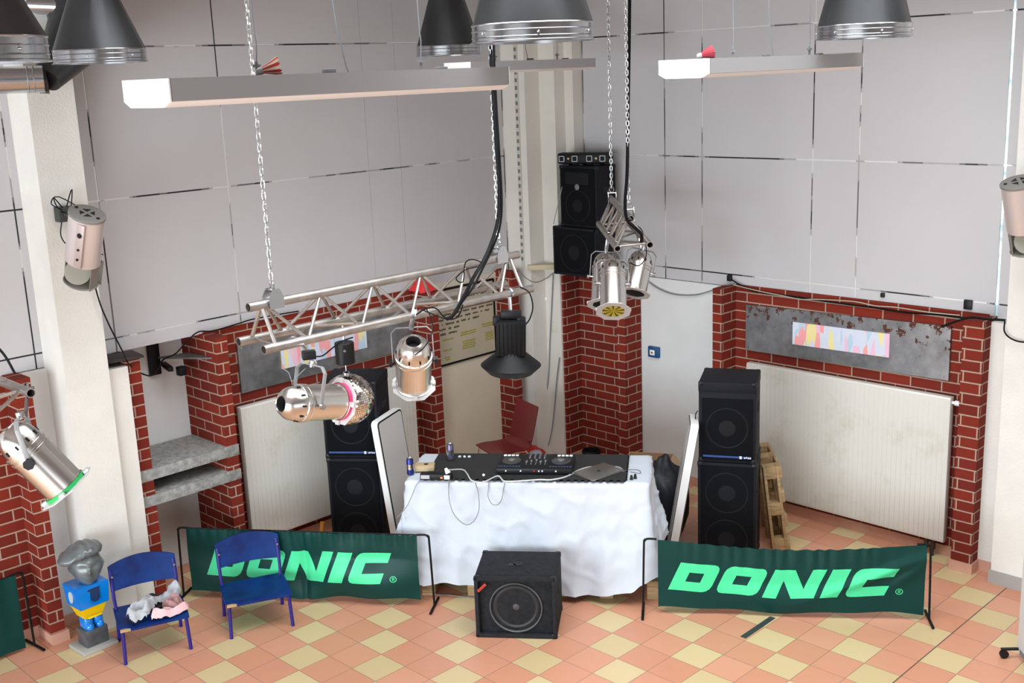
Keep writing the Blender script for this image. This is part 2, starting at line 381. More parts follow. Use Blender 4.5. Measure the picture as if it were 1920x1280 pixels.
# upper boards, left wall
mb = MB(); ZS = [1.93, 2.04, 3.045, 4.105, ZT]
for xs in ([-1.0, 0.6, 2.0, 3.06], [3.06, 3.656, 4.711, 6.094, 6.452, 7.735]):
    for a, b in zip(xs, xs[1:]):
        ga = 0.004 if a in (6.094, 6.452) else 0.006; gb = 0.0015 if b in (6.094, 6.452) else 0.006
        for c, d in zip(ZS, ZS[1:]): bx(mb, a+(0.0015 if a in (6.094, 6.452) else .006), b-gb, YP, YP+.03, c+.006, d-.006)
struct('wall_left_upper', mb, PANEL)
struct('trim_1', bx(MB(), -1.0, 7.745, YP+.004, YP+.028, 1.935, ZT), TAPE)      # joint tape behind the left boards
mb = MB()
YSM = [2.3, 3.25, 4.38, 4.785, 5.86, 6.262, 7.215]
for a, b in zip(YSM, YSM[1:]):
    for c, d in zip(ZS, ZS[1:]): bx(mb, XP, XP+.03, a+(.016 if a == 3.25 else .006), b-(.006), c+.006, d-.006)
struct('wall_right_upper', mb, PANEL)
mb = MB(); bx(mb, XP+.004, XP+.028, 3.272, 7.22, 1.935, ZT); bx(mb, XP+.004, XP+.028, 2.3, 3.238, 1.935, ZT)
struct('trim_2', mb, TAPE)
struct('window_1', bx(MB(), XP+.012, XP+.06, 3.238, 3.272, 1.95, ZT), GAP)       # daylight slit between the boards
# lower left wall
struct('wall_left_brick', bx(MB(), -1.0, 2.92, YB, YB+.3, 0, 1.93), BRICK)
mb = MB(); bx(mb, 4.36, 6.565, YB, YB+.3, 0, 1.95); struct('wall_left_brick', mb, BRICK)
mb = MB(); bx(mb, 3.55, 4.45, 8.11, 8.2, 0, 1.95); bx(mb, 3.55, 3.62, 7.83, 8.12, 0, 1.95); bx(mb, 2.9, 3.2, YB-.01, YB+.3, 0, 1.93)
struct('wall_left_niche', mb, WHITEW)
struct('wall_left_cream', bx(MB(), 6.56, 7.80, YB, YB+.3, 0, 1.95), CREAM)
mb = MB(); bx(mb, 3.45, 4.5, YP+.03, YP+.32, 1.93, 2.1)
struct('trim_3', mb, WHITEW)
def brick_pillar(n, a, b, c, d, z=1.94): struct('brick_pillar', bx(MB(), a, b, c, d, 0, z), BRICK)
brick_pillar(1, 2.815, 2.92, 7.60, YB+.05)
brick_pillar(2, 3.59, 3.705, 7.58, 8.12, 1.92)
brick_pillar(3, 4.33, 4.43, 7.58, 8.12)
brick_pillar(4, 6.475, 6.585, 7.58, YB+.05)
brick_pillar(5, 7.535, 7.625, 7.58, YB+.05, 1.97)
brick_pillar(6, 7.96, 8.2, 7.305, 7.405, 1.93)
brick_pillar(7, 7.96, 8.2, 6.55, 6.645, 1.93)
brick_pillar(8, 7.98, 8.2, 5.49, 5.585, 1.95)
brick_pillar(9, 7.98, 8.2, 3.24, 3.395, 1.95)
struct('wall_right_brick', bx(bx(MB(), XB, XB+.3, 3.3, 5.5, 0, 1.96), XB, XB+.3, 6.6, 7.35, 0, 1.93), BRICK)
struct('wall_right_white', bx(MB(), XP, XP+.3, 5.5, 6.6, 0, 1.93), WHITEW)
struct('wall_right_end', bx(MB(), 8.10, 8.4, 2.0, 3.26, 0, 1.93), PLASTER)
struct('wall_right_near', bx(MB(), 8.30, 8.5, -9.1, 2.35, 0, ZT), WHITEW)
# columns
mb = MB(); bx(mb, 3.115, 3.43, 7.50, YP+.05, 0, ZT); struct('white_column', mb, PLASTER)
mb = MB(); bx(mb, 3.43, 3.59, 7.54, YP+.1, 0, 1.885); struct('white_column', mb, PLASTER)
mb = MB(); bx(mb, 7.745, 7.94, 7.525, 8.1, 0, ZT); bx(mb, 7.94, 8.08, 7.33, 8.1, 0, ZT); bx(mb, 8.08, 8.3, 7.225, 8.1, 1.93, ZT); struct('corner_column', mb, mat('column_paint', (0.70, 0.67, 0.61), 0.75, var=0.05))
mb = MB(); bx(mb, 7.94, 8.25, 2.2, 3.072, 0.10, ZT); struct('white_column', mb, PLASTER)
struct('baseboard_column', bx(MB(), 7.925, 8.2, 2.2, 3.085, 0, 0.10), KICK)
# skirting tiles
mb = MB()
for a, b, y in ((-1, 2.815, YB), (2.92, 3.115, YB-.01), (4.43, 6.475, YB), (6.585, 7.535, YB)): bx(mb, a, b, y-.012, y, 0, .085)
for a, b in ((2.803, 2.932), (3.59, 3.715), (4.32, 4.44), (6.465, 6.595), (7.525, 7.635)): bx(mb, a, b, YF-.012, YB, 0, .08)
struct('baseboard_left', mb, SKIRT)
mb = MB()
for a, b, x in ((3.395, 5.49, XB), (6.645, 7.305, XB), (5.585, 6.55, XP), (3.085, 3.24, 8.10)): bx(mb, x-.012, x, a, b, 0, .085)
for a, b, x in ((7.295, 7.415, XF), (6.54, 6.655, XF), (5.48, 5.595, 7.98), (3.225, 3.405, 7.98)): bx(mb, x-.012, XB, a, b, 0, .08)
struct('baseboard_right', mb, SKIRT)
# perforated rail in the corner
mb = MB(); bx(mb, 7.730, 7.745, 7.60, 7.64, 1.98, ZT)
o = struct('trim_4', mb, mat('rail_enamel', (0.55, 0.53, 0.47), 0.5))
mb = MB(); z = 2.05
while z < ZT-.1: bx(mb, 7.727, 7.7305, 7.607, 7.633, z, z+.035); z += .07
obj('slot', mb, GREYP, o)
# walls and windows of the hall behind the viewer
mb = MB(); bx(mb, -10.2, -10.1, -9.2, 9.2, 0, .3); bx(mb, -10.2, -10.1, -9.2, 9.2, 3.9, ZT); struct('wall_window_side', mb, WHITEW)
struct('wall_back', bx(bx(MB(), -10.2, 9.2, -9.2, -9.1, 0, .3), -10.2, 9.2, -9.2, -9.1, 3.1, ZT), WHITEW)
struct('wall_far_right', bx(MB(), 9.0, 9.2, -9.1, 2.0, 0, ZT), WHITEW)
struct('wall_far_left', bx(MB(), -10.1, -1.0, 8.2, 8.4, 0, ZT), WHITEW)

# concrete shelves in the left niche
for z0, lab in ((0.985, 'rough grey concrete shelf in the brick niche, the upper one'), (0.785, 'rough grey concrete shelf in the brick niche, the lower one')):
    mb = MB(); bx(mb, 3.585, 4.437, 7.57, 8.10, z0, z0+.085, bev=.006)
    obj('concrete_shelf', mb, CONC, label=lab, cat='shelf', group='concrete shelves in the left niche')

# ================================================================== WALL FIXTURES
def radiator_y(x0, x1):
    t = thing('radiator', 'white flat radiator on the left brick wall behind the left speaker tower', 'radiator', ((x0+x1)/2, YB-.05, .15))
    mb = MB(); bx(mb, x0, x1, YB-.10, YB-.04, .16, 1.31, bev=.006); obj('panel', mb, RADM, t)
    n = 44; w = (x1-x0)/n
    mb = MB()
    for k in range(n): bx(mb, x0+w*k+.0015, x0+w*(k+1)-.0015, YB-.102, YB-.098, .175, 1.295)
    o = obj('rib_face', mb, RADM, t)
    mb = MB(); bx(mb, x0+.1, x0+.14, YB-.05, YB, .9, 1.0); bx(mb, x1-.14, x1-.1, YB-.05, YB, .9, 1.0); bx(mb, x0+.1, x0+.14, YB-.05, YB, .3, .4); bx(mb, x1-.14, x1-.1, YB-.05, YB, .3, .4)
    obj('wall_bracket', mb, RADM, t)
    mb = MB(); mb.cyl((x0+.1, YB-.07, .02), (x0+.1, YB-.07, .17), .01); mb.cyl((x0+.16, YB-.07, .02), (x0+.16, YB-.07, .17), .01); obj('pipe', mb, GALVB, t)
radiator_y(4.557, 6.36)
t = thing('radiator', 'large white flat radiator on the right brick wall beneath the rusty steel plate', 'radiator', (8.12, 4.4, .14))
mb = MB(); bx(mb, 8.09, 8.15, 3.505, 5.31, .14, 1.312, bev=.006); obj('panel', mb, RADM, t)
mb = MB(); w = 1.805/44
for k in range(44): bx(mb, 8.088, 8.092, 3.505+w*k+.0015, 3.505+w*(k+1)-.0015, .155, 1.297)
obj('rib_face', mb, RADM, t)
mb = MB()
for y in (3.65, 5.15):
    for z in (.3, 1.0): bx(mb, 8.14, XB, y, y+.04, z, z+.1)
obj('wall_bracket', mb, RADM, t)
mb = MB(); mb.lathe([(.012, 0), (.012, .02), (.02, .022), (.022, .07), (.018, .078)], frame((8.12, 3.505, 1.27), (1, 0, 0), z=(0, -1, 0)), 14); obj('thermostat_valve', mb, ENAMELW, t)
for yy in (3.60, 3.655):
    mb = MB(); mb.cyl((8.12, yy, 0.0), (8.12, yy, .09), .009); mb.cyl((8.12, yy, .06), (8.12, yy, .15), .02, .016); mb.sphere((8.12, yy, .075), .02, u=10, v=8); obj('pipe_valve', mb, mat('dark_brass', (.06, .05, .04), .4, .7), t)

# steel plates with pictures
t = thing('steel_plate', 'rust-speckled grey steel plate on the right brick wall above the radiator', 'metal plate', (8.18, 4.47, 1.41), group='steel plates above the radiators')
P4 = [FX(1401, 569, 8.165), FX(1786, 611, 8.165), FX(1781, 713, 8.165), FX(1402, 656, 8.165)]
def slab(pts, nrm, th, ins=0.0):
    mb = MB(); n = V(nrm)*th; a = [mb.bm.verts.new(p) for p in pts]; b = [mb.bm.verts.new(V(p)+n) for p in pts]
    mb.bm.faces.new(a); mb.bm.faces.new(b[::-1])
    for i in range(len(pts)): mb.bm.faces.new((a[i], a[(i+1) % len(pts)], b[(i+1) % len(pts)], b[i]))
    return mb
obj('plate', slab([V((8.165, 5.37, 1.80)), V((8.165, 3.565, 1.84)), V((8.165, 3.565, 1.42)), V((8.165, 5.37, 1.40))], (1, 0, 0), .02), STEEL, t)
for y, z in ((5.34, 1.78), (3.60, 1.82), (3.60, 1.45), (5.34, 1.43), (4.47, 1.79)):
    mb = MB(); mb.cyl((8.160, y, z), (8.167, y, z), .007, n=8); obj('bolt', mb, GALVB, t)
obj('picture_strip', slab([V((8.150, 4.902, 1.71)), V((8.150, 4.043, 1.722)), V((8.150, 4.043, 1.532)), V((8.150, 4.902, 1.52))], (1, 0, 0), .012),
    ART, label='pale picture strip with coloured upright strokes on the right steel plate', cat='picture', group='picture strips on the steel plates')
t = thing('steel_plate', 'dull grey steel plate on the left brick wall, partly behind the lighting truss', 'metal plate', (5.53, 7.78, 1.41), group='steel plates above the radiators')
obj('plate', slab([V((4.63, 7.775, 1.80)), V((6.43, 7.775, 1.82)), V((6.43, 7.775, 1.42)), V((4.63, 7.775, 1.40))], (0, 1, 0), .02), plate_mat('steel_plate_dull', .25), t)
for x, z in ((4.66, 1.77), (4.66, 1.43), (6.40, 1.45), (6.40, 1.79)):
    mb = MB(); mb.cyl((x, 7.770, z), (x, 7.777, z), .007, n=8); obj('bolt', mb, GALVB, t)
obj('picture_strip', slab([V((5.02, 7.76, 1.71)), V((5.90, 7.76, 1.72)), V((5.90, 7.76, 1.53)), V((5.02, 7.76, 1.52))], (0, 1, 0), .012),
    ART, label='pale picture strip on the left steel plate behind the truss', cat='picture', group='picture strips on the steel plates')

# framed chart on the cream wall
t = thing('wall_chart', 'black framed chart with dark writing and yellow green notes on the cream wall', 'poster', (7.03, 7.79, 1.19))
x0, x1, z0, z1 = 6.56, 7.47, 1.185, 1.88
obj('sheet', bx(MB(), x0, x1, 7.782, 7.79, z0, z1), mat('chart_paper', (0.50, 0.44, 0.32), .6, var=.1), t)
mb = MB(); bx(mb, x1, x1+.018, 7.775, 7.8, z0-.018, z1+.018); bx(mb, x0, x1, 7.775, 7.8, z0-.018, z0); bx(mb, x0, x1, 7.775, 7.8, z1, z1+.018); bx(mb, x0-.018, x0, 7.775, 7.8, z0-.018, z1+.018)
obj('frame', mb, BLKM, t)
mb = MB(); rr = random.Random(3)
for row in range(9):
    z = 1.83-row*.045; x = x0+.05
    while x < x1-.08-(.02*row if row > 5 else 0)-(0.25 if row > 6 else 0):
        w = rr.uniform(.02, .12)
        k = int(w/.012)
        for q in range(k): bx(mb, x+q*.012, x+q*.012+.009, 7.7795, 7.782, z-.005-rr.uniform(0, .007), z+.005+rr.uniform(0, .007))
        x += w+.025
obj('writing', mb, mat('chart_ink', (0.10, 0.075, 0.05), .7), t)
mb = MB()
for cx, cz, w, rows in ((6.86, 1.41, .14, 1), (7.12, 1.44, .20, 2), (7.38, 1.47, .16, 2), (6.84, 1.31, .12, 1), (7.12, 1.35, .17, 4), (7.39, 1.38, .12, 4), (6.84, 1.24, .07, 2)):
    for r_ in range(rows):
        x = cx-w/2+rr.uniform(0, .02)
        while x < cx+w/2: bx(mb, x, x+.010, 7.7795, 7.782, cz-r_*.022-.004, cz-r_*.022+.006+rr.uniform(0, .005)); x += .014
obj('coloured_note', mb, mat('chart_yellow_ink', (0.33, 0.30, 0.03), .7), t)

# alarm box, sockets
t = thing('alarm_button', 'small blue alarm call point with white button on the white wall', 'alarm', (8.2, 6.393, 1.17))
obj('case', MB().box((8.195, 6.393, 1.225), (.035, .125, .105), bev=.008), mat('alarm_blue', (.01, .075, .20), .4), t)
obj('cover', MB().box((8.175, 6.40, 1.222), (.008, .055, .05), bev=.003), ENAMELW, t)
mb = MB(); mb.cyl((8.172, 6.40, 1.222), (8.168, 6.40, 1.222), .010, n=12); obj('button', mb, mat('alarm_red', (.5, .02, .02), .4), t)
p = FX(1024, 560, 7.95)
mb = MB(); mb.sphere(p, .022, u=12, v=8); mb.cyl(p, p+V((.03, 0, 0)), .012)
obj('pull_knob', mb, ENAMELW, label='small white round knob on the left brick edge of the central pillar', cat='knob')
mb = MB(); mb.box((7.935, 7.42, 1.38), (.012, .06, .10), bev=.006)
obj('wall_socket', mb, mat('socket_cream', (.66, .64, .52), .5), label='pale wall switch plate between corner column and central brick pillar', cat='switch')
# cable clips on the board seam
for px, py, s, lab in ((1368, 521, .045, 'black clip on the board seam above the right brick pier'), (1655, 553, .03, 'tiny black clip on the board seam above the steel plate'), (1815, 571, .06, 'largest black clip on the board seam near the right column')):
    p = FX(px, py, XP-.012); obj('cable_clip', MB().box(p, (.024, s, s*1.2), bev=.004), BLKP, label=lab, cat='clip', group='black clips on the right board seam')

# left niche tv bracket with small shelf
t = thing('wall_bracket', 'black swivel wall bracket with a grey shelf plate in the left niche', 'bracket', (4.08, 8.1, 1.60))
obj('back_plate', MB().box((4.07, 8.085, 1.755), (.09, .04, .25), bev=.006), BLKM, t)
mb = MB(); mb.box((4.12, 7.98, 1.70), (.04, .22, .035), bev=.004, rz=-.25); mb.box((4.17, 7.86, 1.675), (.06, .06, .07), bev=.006); obj('arm', mb, BLKM, t)
obj('shelf_plate', MB().prism([(4.08, 8.04), (4.10, 7.98), (4.36, 7.62), (4.47, 7.60), (4.33, 7.80), (4.30, 7.98)][::1], .012, Matrix.Translation((0, 0, 1.765))), mat('grey_shelf_plate', (.12, .115, .11), .5, .3), t)
# dark top plank over the pilaster
obj('wooden_plank', MB().box((3.56, 7.66, 1.935), (.34, .24, .018), rz=-.12, bev=.003), mat('dark_plank', (.03, .022, .02), .8), label='thin dark plank lying on top of the white pilaster beside the niche', cat='plank')
# red cap on brick pillar
mb = MB(); mb.grid(16, 12, lambda u, v: V((6.53+(u-.5)*.20, 7.70+(v-.5)*.20, 1.945+.13*math.sin(PI*u)**.6*math.sin(PI*v)**.6+.02*noise.noise(V((u*5, v*5, 2))))))
obj('red_cap', mb, mat('red_fabric', (.62, .02, .025), .6), label='red cap lying on top of the brick pier left of the chart', cat='cap')
# horizontal conduit piece in the corner
obj('wooden_batten', MB().box((7.86, 7.40, 1.99), (.40, .06, .05), rz=-.78, bev=.004), mat('batten_wood', (.52, .44, .30), .7), label='short pale wooden batten across the corner column beside the black subwoofer', cat='batten')

# ================================================================== OVERHEAD
def chain(p_low, top, label, group, pitch=0.030, r=0.0033, seed=0):
    mb = MB(); z = p_low.z; k = 0; L = pitch*.5+.006; wv = random.Random(seed)
    while z < top:
        pts = []; hw = .0095; a = L-hw
        for i in range(12):
            t = 2*PI*i/12; pts.append((hw*math.cos(t), a*(1 if math.sin(t) > 1e-6 else -1 if math.sin(t) < -1e-6 else 0)+hw*math.sin(t)))
        ang = (PI/2*(k % 2)) + .5 + wv.uniform(-.15, .15)
        c = V((p_low.x, p_low.y, z+pitch/2))
        mb.tube([c+V((x*math.cos(ang), x*math.sin(ang), y)) for x, y in pts], r, n=5, smooth=0, closed=True)
        z += pitch; k += 1
    return obj('steel_chain', mb, CHAINM, label=label, cat='chain', group=group, base=p_low, angle=60)

def truss(ax, a0, a1, n_bays, label, top_off, bl_off, br_off, ends=.10, rt=.025):
    t = thing('lighting_truss', label, 'truss', (a0+a1)/2+top_off, group='triangular lighting trusses')
    D = (a1-a0).normalized(); Ln = (a1-a0).length
    offs = [top_off, bl_off, br_off]
    for o_ in offs:
        mb = MB(); mb.pipe(a0+o_, a1+o_, rt, .004, 20); obj('chord', mb, ALU, t)
    def zig(pA, pB, ph):
        s = ends+ph; step = (Ln-2*ends)/n_bays
        for k in range(n_bays*2):
            q0 = a0+D*(ends+step*k/2); q1 = a0+D*(ends+step*(k+1)/2)
            A, Bq = (pA, pB) if k % 2 == 0 else (pB, pA)
            mb = MB(); mb.cyl(q0+A, q1+Bq, .0095, n=8); obj('brace', mb, ALU, t)
    zig(offs[0], offs[1], 0); zig(offs[0], offs[2], 0)
    for k in (0, 1):
        q = a0+D*(ends if k == 0 else Ln-ends)
        mb = MB(); mb.cyl(q+offs[1], q+offs[2], .0095, n=8); obj('brace', mb, ALU, t)
        q = q + D*(-.02 if k == 0 else .02)
        for o_ in (offs[1], offs[2]): mb = MB(); mb.cyl(q+offs[0], q+o_, .011, n=8); obj('brace', mb, ALU, t)
    step = (Ln-2*ends)/n_bays
    for k in range(n_bays):
        q0 = a0+D*(ends+step*k); q1 = a0+D*(ends+step*(k+1))
        mb = MB(); mb.cyl(q0+offs[1 if k % 2 else 2], q1+offs[2 if k % 2 else 1], .009, n=8); obj('brace', mb, ALU, t)
    return t
def hanger(t, p, D):
    M = frame(p, D, z=(0, 0, 1))
    mb = MB(); mb.prism([(-.045, -.03), (.045, -.03), (.045, .03), (.02, .075), (-.02, .075), (-.045, .03)], .004, M @ Matrix.Translation((0, -.032, 0)) @ Matrix.Rotation(PI/2, 4, 'X'))
    mb.prism([(-.045, -.03), (.045, -.03), (.045, .03), (.02, .075), (-.02, .075), (-.045, .03)], .004, M @ Matrix.Translation((0, .034, 0)) @ Matrix.Rotation(PI/2, 4, 'X'))
    mb.cyl(M @ V((0, -.036, .055)), M @ V((0, .036, .055)), .006, n=8)
    mb.tube([M @ V((0, .018*math.cos(i), .085+.024*math.sin(i))) for i in [k*PI/6 for k in range(12)]], .004, n=6, smooth=0, closed=True)
    obj('chain_clamp', mb, GALVB, t)
# truss 1, parallel to the left wall
x0 = 3.10
T1 = FX(465, 577, x0); BLc = FX(447, 643, x0); BRc = FX(494, 658, x0)
a0 = V((x0, 0, 0)); a1 = V((x0+2.0, 0, 0))
tr1 = truss(None, a0, a1, 5, 'long three-chord aluminium lighting truss hanging on two chains in front of the left boards',
            V((0, 5.065, 2.688)), V((0, 5.192, 2.487)), V((0, 4.955, 2.478)))
hanger(tr1, V((x0+.155, 5.065, 2.69)), (1, 0, 0)); hanger(tr1, V((x0+1.83, 5.065, 2.69)), (1, 0, 0))
chain(V((x0+.155, 5.065, 2.785)), ZT, 'steel chain holding the near left end of the long truss', 'steel hanging chains', seed=1)
chain(V((x0+1.83, 5.065, 2.785)), ZT, 'steel chain with black cables beside it at the far right end of the long truss', 'steel hanging chains', seed=2)
# truss 2, pointing into the corner
n0 = U(1183, 410, 8.3); b0 = U(1158, 466, 8.3); c0 = U(1219, 459, 8.3)
D2 = V((.958, .994, 0)).normalized()
base2 = V((n0.x, n0.y, 0))
tr2 = truss(None, V((0, 0, 0)), D2*1.42, 4, 'aluminium lighting truss seen almost end on, in front of the wall speakers', n0, b0, c0)
hanger(tr2, n0+D2*.12, D2); hanger(tr2, n0+D2*1.30, D2)
chain(n0+D2*.12+V((0, 0, .095)), ZT, 'darker steel chain beside a thick black cable above the end-on truss', 'steel hanging chains', seed=3)
chain(n0+D2*1.30+V((0, 0, .095)), ZT, 'steel chain above the rear end of the end-on truss, in front of the black speaker', 'steel hanging chains', seed=4)
# truss 3 at the left edge, parallel to the right wall
q3 = U(58, 737, 5.2)
tr3 = truss(None, V((0, 0, 0)), V((0, 1.9, 0)), 5, 'lighting truss reaching into the picture at the left edge above the lamp with green filter', q3+V((-.21, 0, .115)), q3+V((-.20, 0, -.125)), q3, rt=.022)

# par lamps -----------------------------------------------------------------
def par_lamp(label, rear, front, gel, clampp, yoke_up=V((0, 0, 1)), r=.095, pw=.132, gelm=None, yoke=True, knob=False, spread=.115, bar=.20, piv=.48):
    ax = (front-rear).normalized(); L = (front-rear).length
    side = ax.cross(yoke_up).normalized()
    M = frame(rear, side, z=ax)      # local z along the lamp, x = yoke pivot axis
    t = thing('stage_lamp', label, 'stage lamp', (rear+front)/2, group='aluminium par can stage lamps')
    mb = MB(); mb.lathe([(r*.42, .0), (r*.46, -.004), (r*.64, .008), (r*.85, .035), (r*.97, .075), (r*.99, .105)], M, 28, False, False)
    mb.lathe([(r*.41, .0), (r*.36, .06)], M, 20, False, False)
    obj('rear_cap', mb, CHROME, t)
    mb = MB(); mb.lathe([(r*.405, .004), (r*.35, .05)], M, 20, False, True); obj('cap_opening', mb, DARK, t)
    mb = MB()
    for k in range(10):
        a = 2*PI*k/10; c = M @ V((r*.965*math.cos(a), r*.965*math.sin(a), .080)); Mk = frame(c, ax.cross(M.to_3x3() @ V((math.cos(a), math.sin(a), 0))), z=M.to_3x3() @ V((math.cos(a), math.sin(a), 0)))
        mb.box((0, 0, 0), (.009, .022, .008), M=Mk)
    obj('vent_slot', mb, DARK, t)
    mb = MB(); mb.lathe([(r*.99, .105), (r*1.06, .107), (r*1.06, .125), (r*1.0, .127), (r*1.0, .135), (r*1.045, .137), (r*1.045, .150), (r, .152), (r, L-.02), (r*1.05, L-.018), (r*1.05, L-.004)], M, 32, False, False)
    obj('body', mb, CHROME, t)
    mb = MB(); n = 8; hole = r*.90
    outer = [(pw*math.cos(2*PI*(k+.5)/n)*1.0, pw*math.sin(2*PI*(k+.5)/n)) for k in range(n)]
    ov = [[mb.bm.verts.new(M @ V((p[0], p[1], L-.004+dz))) for p in outer] for dz in (0, .004)]
    hv = [[mb.bm.verts.new(M @ V((hole*math.cos(2*PI*(k+.5)/n), hole*math.sin(2*PI*(k+.5)/n), L-.004+dz))) for k in range(n)] for dz in (0, .004)]
    for k in range(n):
        j = (k+1) % n
        mb.bm.faces.new((ov[0][k], ov[0][j], hv[0][j], hv[0][k])); mb.bm.faces.new((ov[1][k], ov[1][j], hv[1][j], hv[1][k]))
        mb.bm.faces.new((ov[0][k], ov[0][j], ov[1][j], ov[1][k])); mb.bm.faces.new((hv[0][k], hv[0][j], hv[1][j], hv[1][k]))
    for a in (0, PI/2, PI, 1.5*PI):
        c = V((math.cos(a)*pw*.86, math.sin(a)*pw*.86, L-.012)); mb.box(c, (.026, .026, .014), M=M)
    obj('filter_frame', mb, mat('frame_enamel', (.62, .62, .62), .4, .2), t)
    if gelm:
        mb = MB(); mb.lathe([(r*.93, L-.010), (r*.93, L-.005)], M, 28)
        if gel == 'pink' or gel == 'green': mb.lathe([(r*1.075, L-.022), (r*1.085, L-.006), (r*1.055, L-.006), (r*1.055, L-.022)], M, 28, False, False)
        g = obj('colour_filter', mb, gelm, t, label='%s colour filter' % gel)
        if gel == 'yellow':
            mb = MB()
            for k in range(9):
                a = 2*PI*k/9+.3; mb.prism([(.008*math.cos(a), .008*math.sin(a)), (r*.82*math.cos(a-.14), r*.82*math.sin(a-.14)), (r*.86*math.cos(a+.12), r*.86*math.sin(a+.12))], .0012, M @ Matrix.Translation((0, 0, L-.0045)))
            obj('lens_ray', mb, YGELD, g)
    # yoke
    pc = M @ V((0, 0, L*piv)); up = (clampp-pc).normalized(); X = side
    up = (up - X*up.dot(X)).normalized(); topc = pc+up*bar
    w = spread
    pts = [pc+X*w, pc+X*w+up*(bar-.03), pc+X*(w-.03)+up*bar, pc-X*(w-.03)+up*bar, pc-X*w+up*(bar-.03), pc-X*w]
    mb = MB()
    Yv = up.cross(X)
    for a, b in zip(pts, pts[1:]):
        d = (b-a); Mx = frame((a+b)/2, d, y=Yv); mb.box((0, 0, 0), (d.length+.004, .022, .005), M=Mx, bev=.001)
    obj('yoke', mb, ENAMEL, t)
    for s in (-1, 1):
        mb = MB(); mb.cyl(pc+X*s*r*.95, pc+X*s*(w+.014), .008, n=8)
        mb.cyl(pc+X*s*(w+.004), pc+X*s*(w+.02), .026 if knob else .016, n=7 if knob else 10); obj('yoke_knob', mb, BLKP if knob else GALVB, t)
    mb = MB(); tp = topc; mb.cyl(tp-up*.012, tp+up*.02, .013, n=10)
    Mc = frame(tp+up*.04, X, z=up); d = (clampp-tp)
    mid = tp+d*.5
    dn = d.normalized(); Xc = (X - dn*X.dot(dn)).normalized(); Yv = dn.cross(Xc)
    mb.box((0, 0, 0), (.028, .006, d.length+.03), M=frame(mid+Yv*.028+dn*.012, Xc, z=dn), bev=.001)
    mb.box((0, 0, 0), (.028, .06, .006), M=frame(clampp+dn*.028, Xc, z=dn), bev=.001)
    mb.box((0, 0, 0), (.028, .034, .006), M=frame(tp+Yv*.014, Xc, z=dn), bev=.001)
    mb.cyl(clampp+Yv*.028-d.normalized()*.01, clampp+Yv*.055-d.normalized()*.01, .008, n=8)
    obj('hook_clamp', mb, GALVB, t)
    return t, M, L
CH = lambda x, y, z: V((x, y, z))
# pink lamp under the near end of truss 1
lr = U(527, 757, 5.80); lf = U(640, 752, 6.09)
t_, M_, L_ = par_lamp('chrome stage lamp with pink red filter pointing right beside the mirror ball', lr, lf, 'pink', V((3.31, 4.955, 2.478)), gelm=PGEL, bar=.20, piv=.42, spread=.118)
mb = MB(); c1 = M_ @ V((0, .09, .14))
a1_ = U(541, 698, 5.93); b1_ = U(566, 697, 5.93); low = U(547, 716, 5.93)
mb.tube([U(528, 690, 5.95), a1_, low], .0025, n=5, smooth=2); mb.tube([U(574, 690, 5.95), b1_, low], .0025, n=5, smooth=2); obj('safety_wire', mb, CABLEG, t_)
# middle lamp
lr = U(775, 640, 6.38); lf = U(776, 722, 6.64)
par_lamp('chrome stage lamp hanging under the middle of the long truss, its round rear opening upward', lr, lf, 'none', V((4.114, 4.955, 2.478)), r=.103, yoke_up=V((-.6, -.8, .1)), knob=True, bar=.20, piv=.45, spread=.118)
# left lamp with green filter
lr = U(14, 805, 5.08); lf = U(126, 916, 5.20)
t4, M4, L4 = par_lamp('chrome stage lamp with green filter pointing down right at the left edge', lr, lf, 'green', q3+V((0, .10, 0)), gelm=GGEL, knob=True, bar=.19, piv=.43, spread=.116, pw=.138)
# lamps of truss 2
lr = U(1148, 490, 8.32); lf = U(1150, 584, 8.12)
par_lamp('chrome stage lamp with yellow filter facing the viewer below the end-on truss', lr, lf, 'yellow', b0+D2*.10, gelm=YGEL, yoke_up=CF, bar=.20, piv=.45)
lr = U(1135, 478, 8.95); lf = U(1131, 572, 8.80)
par_lamp('chrome stage lamp hidden behind the yellow filter lamp', lr, lf, 'none', b0+D2*.62, yoke_up=CF, bar=.20, piv=.45)
lr = U(1204, 474, 8.95); lf = U(1189, 550, 8.86)
par_lamp('chrome stage lamp turned away to the right under the end-on truss', lr, lf, 'none', c0+D2*.70, yoke_up=CF, bar=.18, piv=.45)

# black flood light on truss 1
cl = V((4.90, 4.955, 2.478)); lc = U(963, 655, (cl-EYE).dot(CF)+.02)
t = thing('flood_light', 'black flood light with wide flared shade under the far end of the long truss', 'stage lamp', lc)
zt = V((0, 0, 1)); top = U(958, 598, 7.05); bot = U(954, 662, 7.11); axd = (bot-top).normalized(); M = frame(top, CR, z=axd)
mb = MB(); Lb = (bot-top).length; mb.box((0, 0, Lb/2), (.185, .17, Lb), M=M, bev=.012)
for k in range(7): mb.box((-.075+.025*k, -.088, Lb/2), (.006, .014, Lb*.9), M=M); mb.box((-.075+.025*k, .088, Lb/2), (.006, .014, Lb*.9), M=M)
obj('housing', mb, BLKM, t)
mb = MB(); mb.lathe([(.085, Lb-.02), (.10, Lb), (.185, Lb+.07), (.19, Lb+.075), (.14, Lb+.125), (.06, Lb+.135)], M, 36, True, True); obj('flared_shade', mb, BLKM, t, angle=50)
mb = MB(); mb.box((0, 0, -.03), (.13, .05, .05), M=M, bev=.008); mb.box((-.09, .0, .01), (.045, .06, .06), M=M, bev=.01); mb.box((.055, 0, .0), (.04, .07, .03), M=M, bev=.01); obj('lamp_socket', mb, BLKP, t)
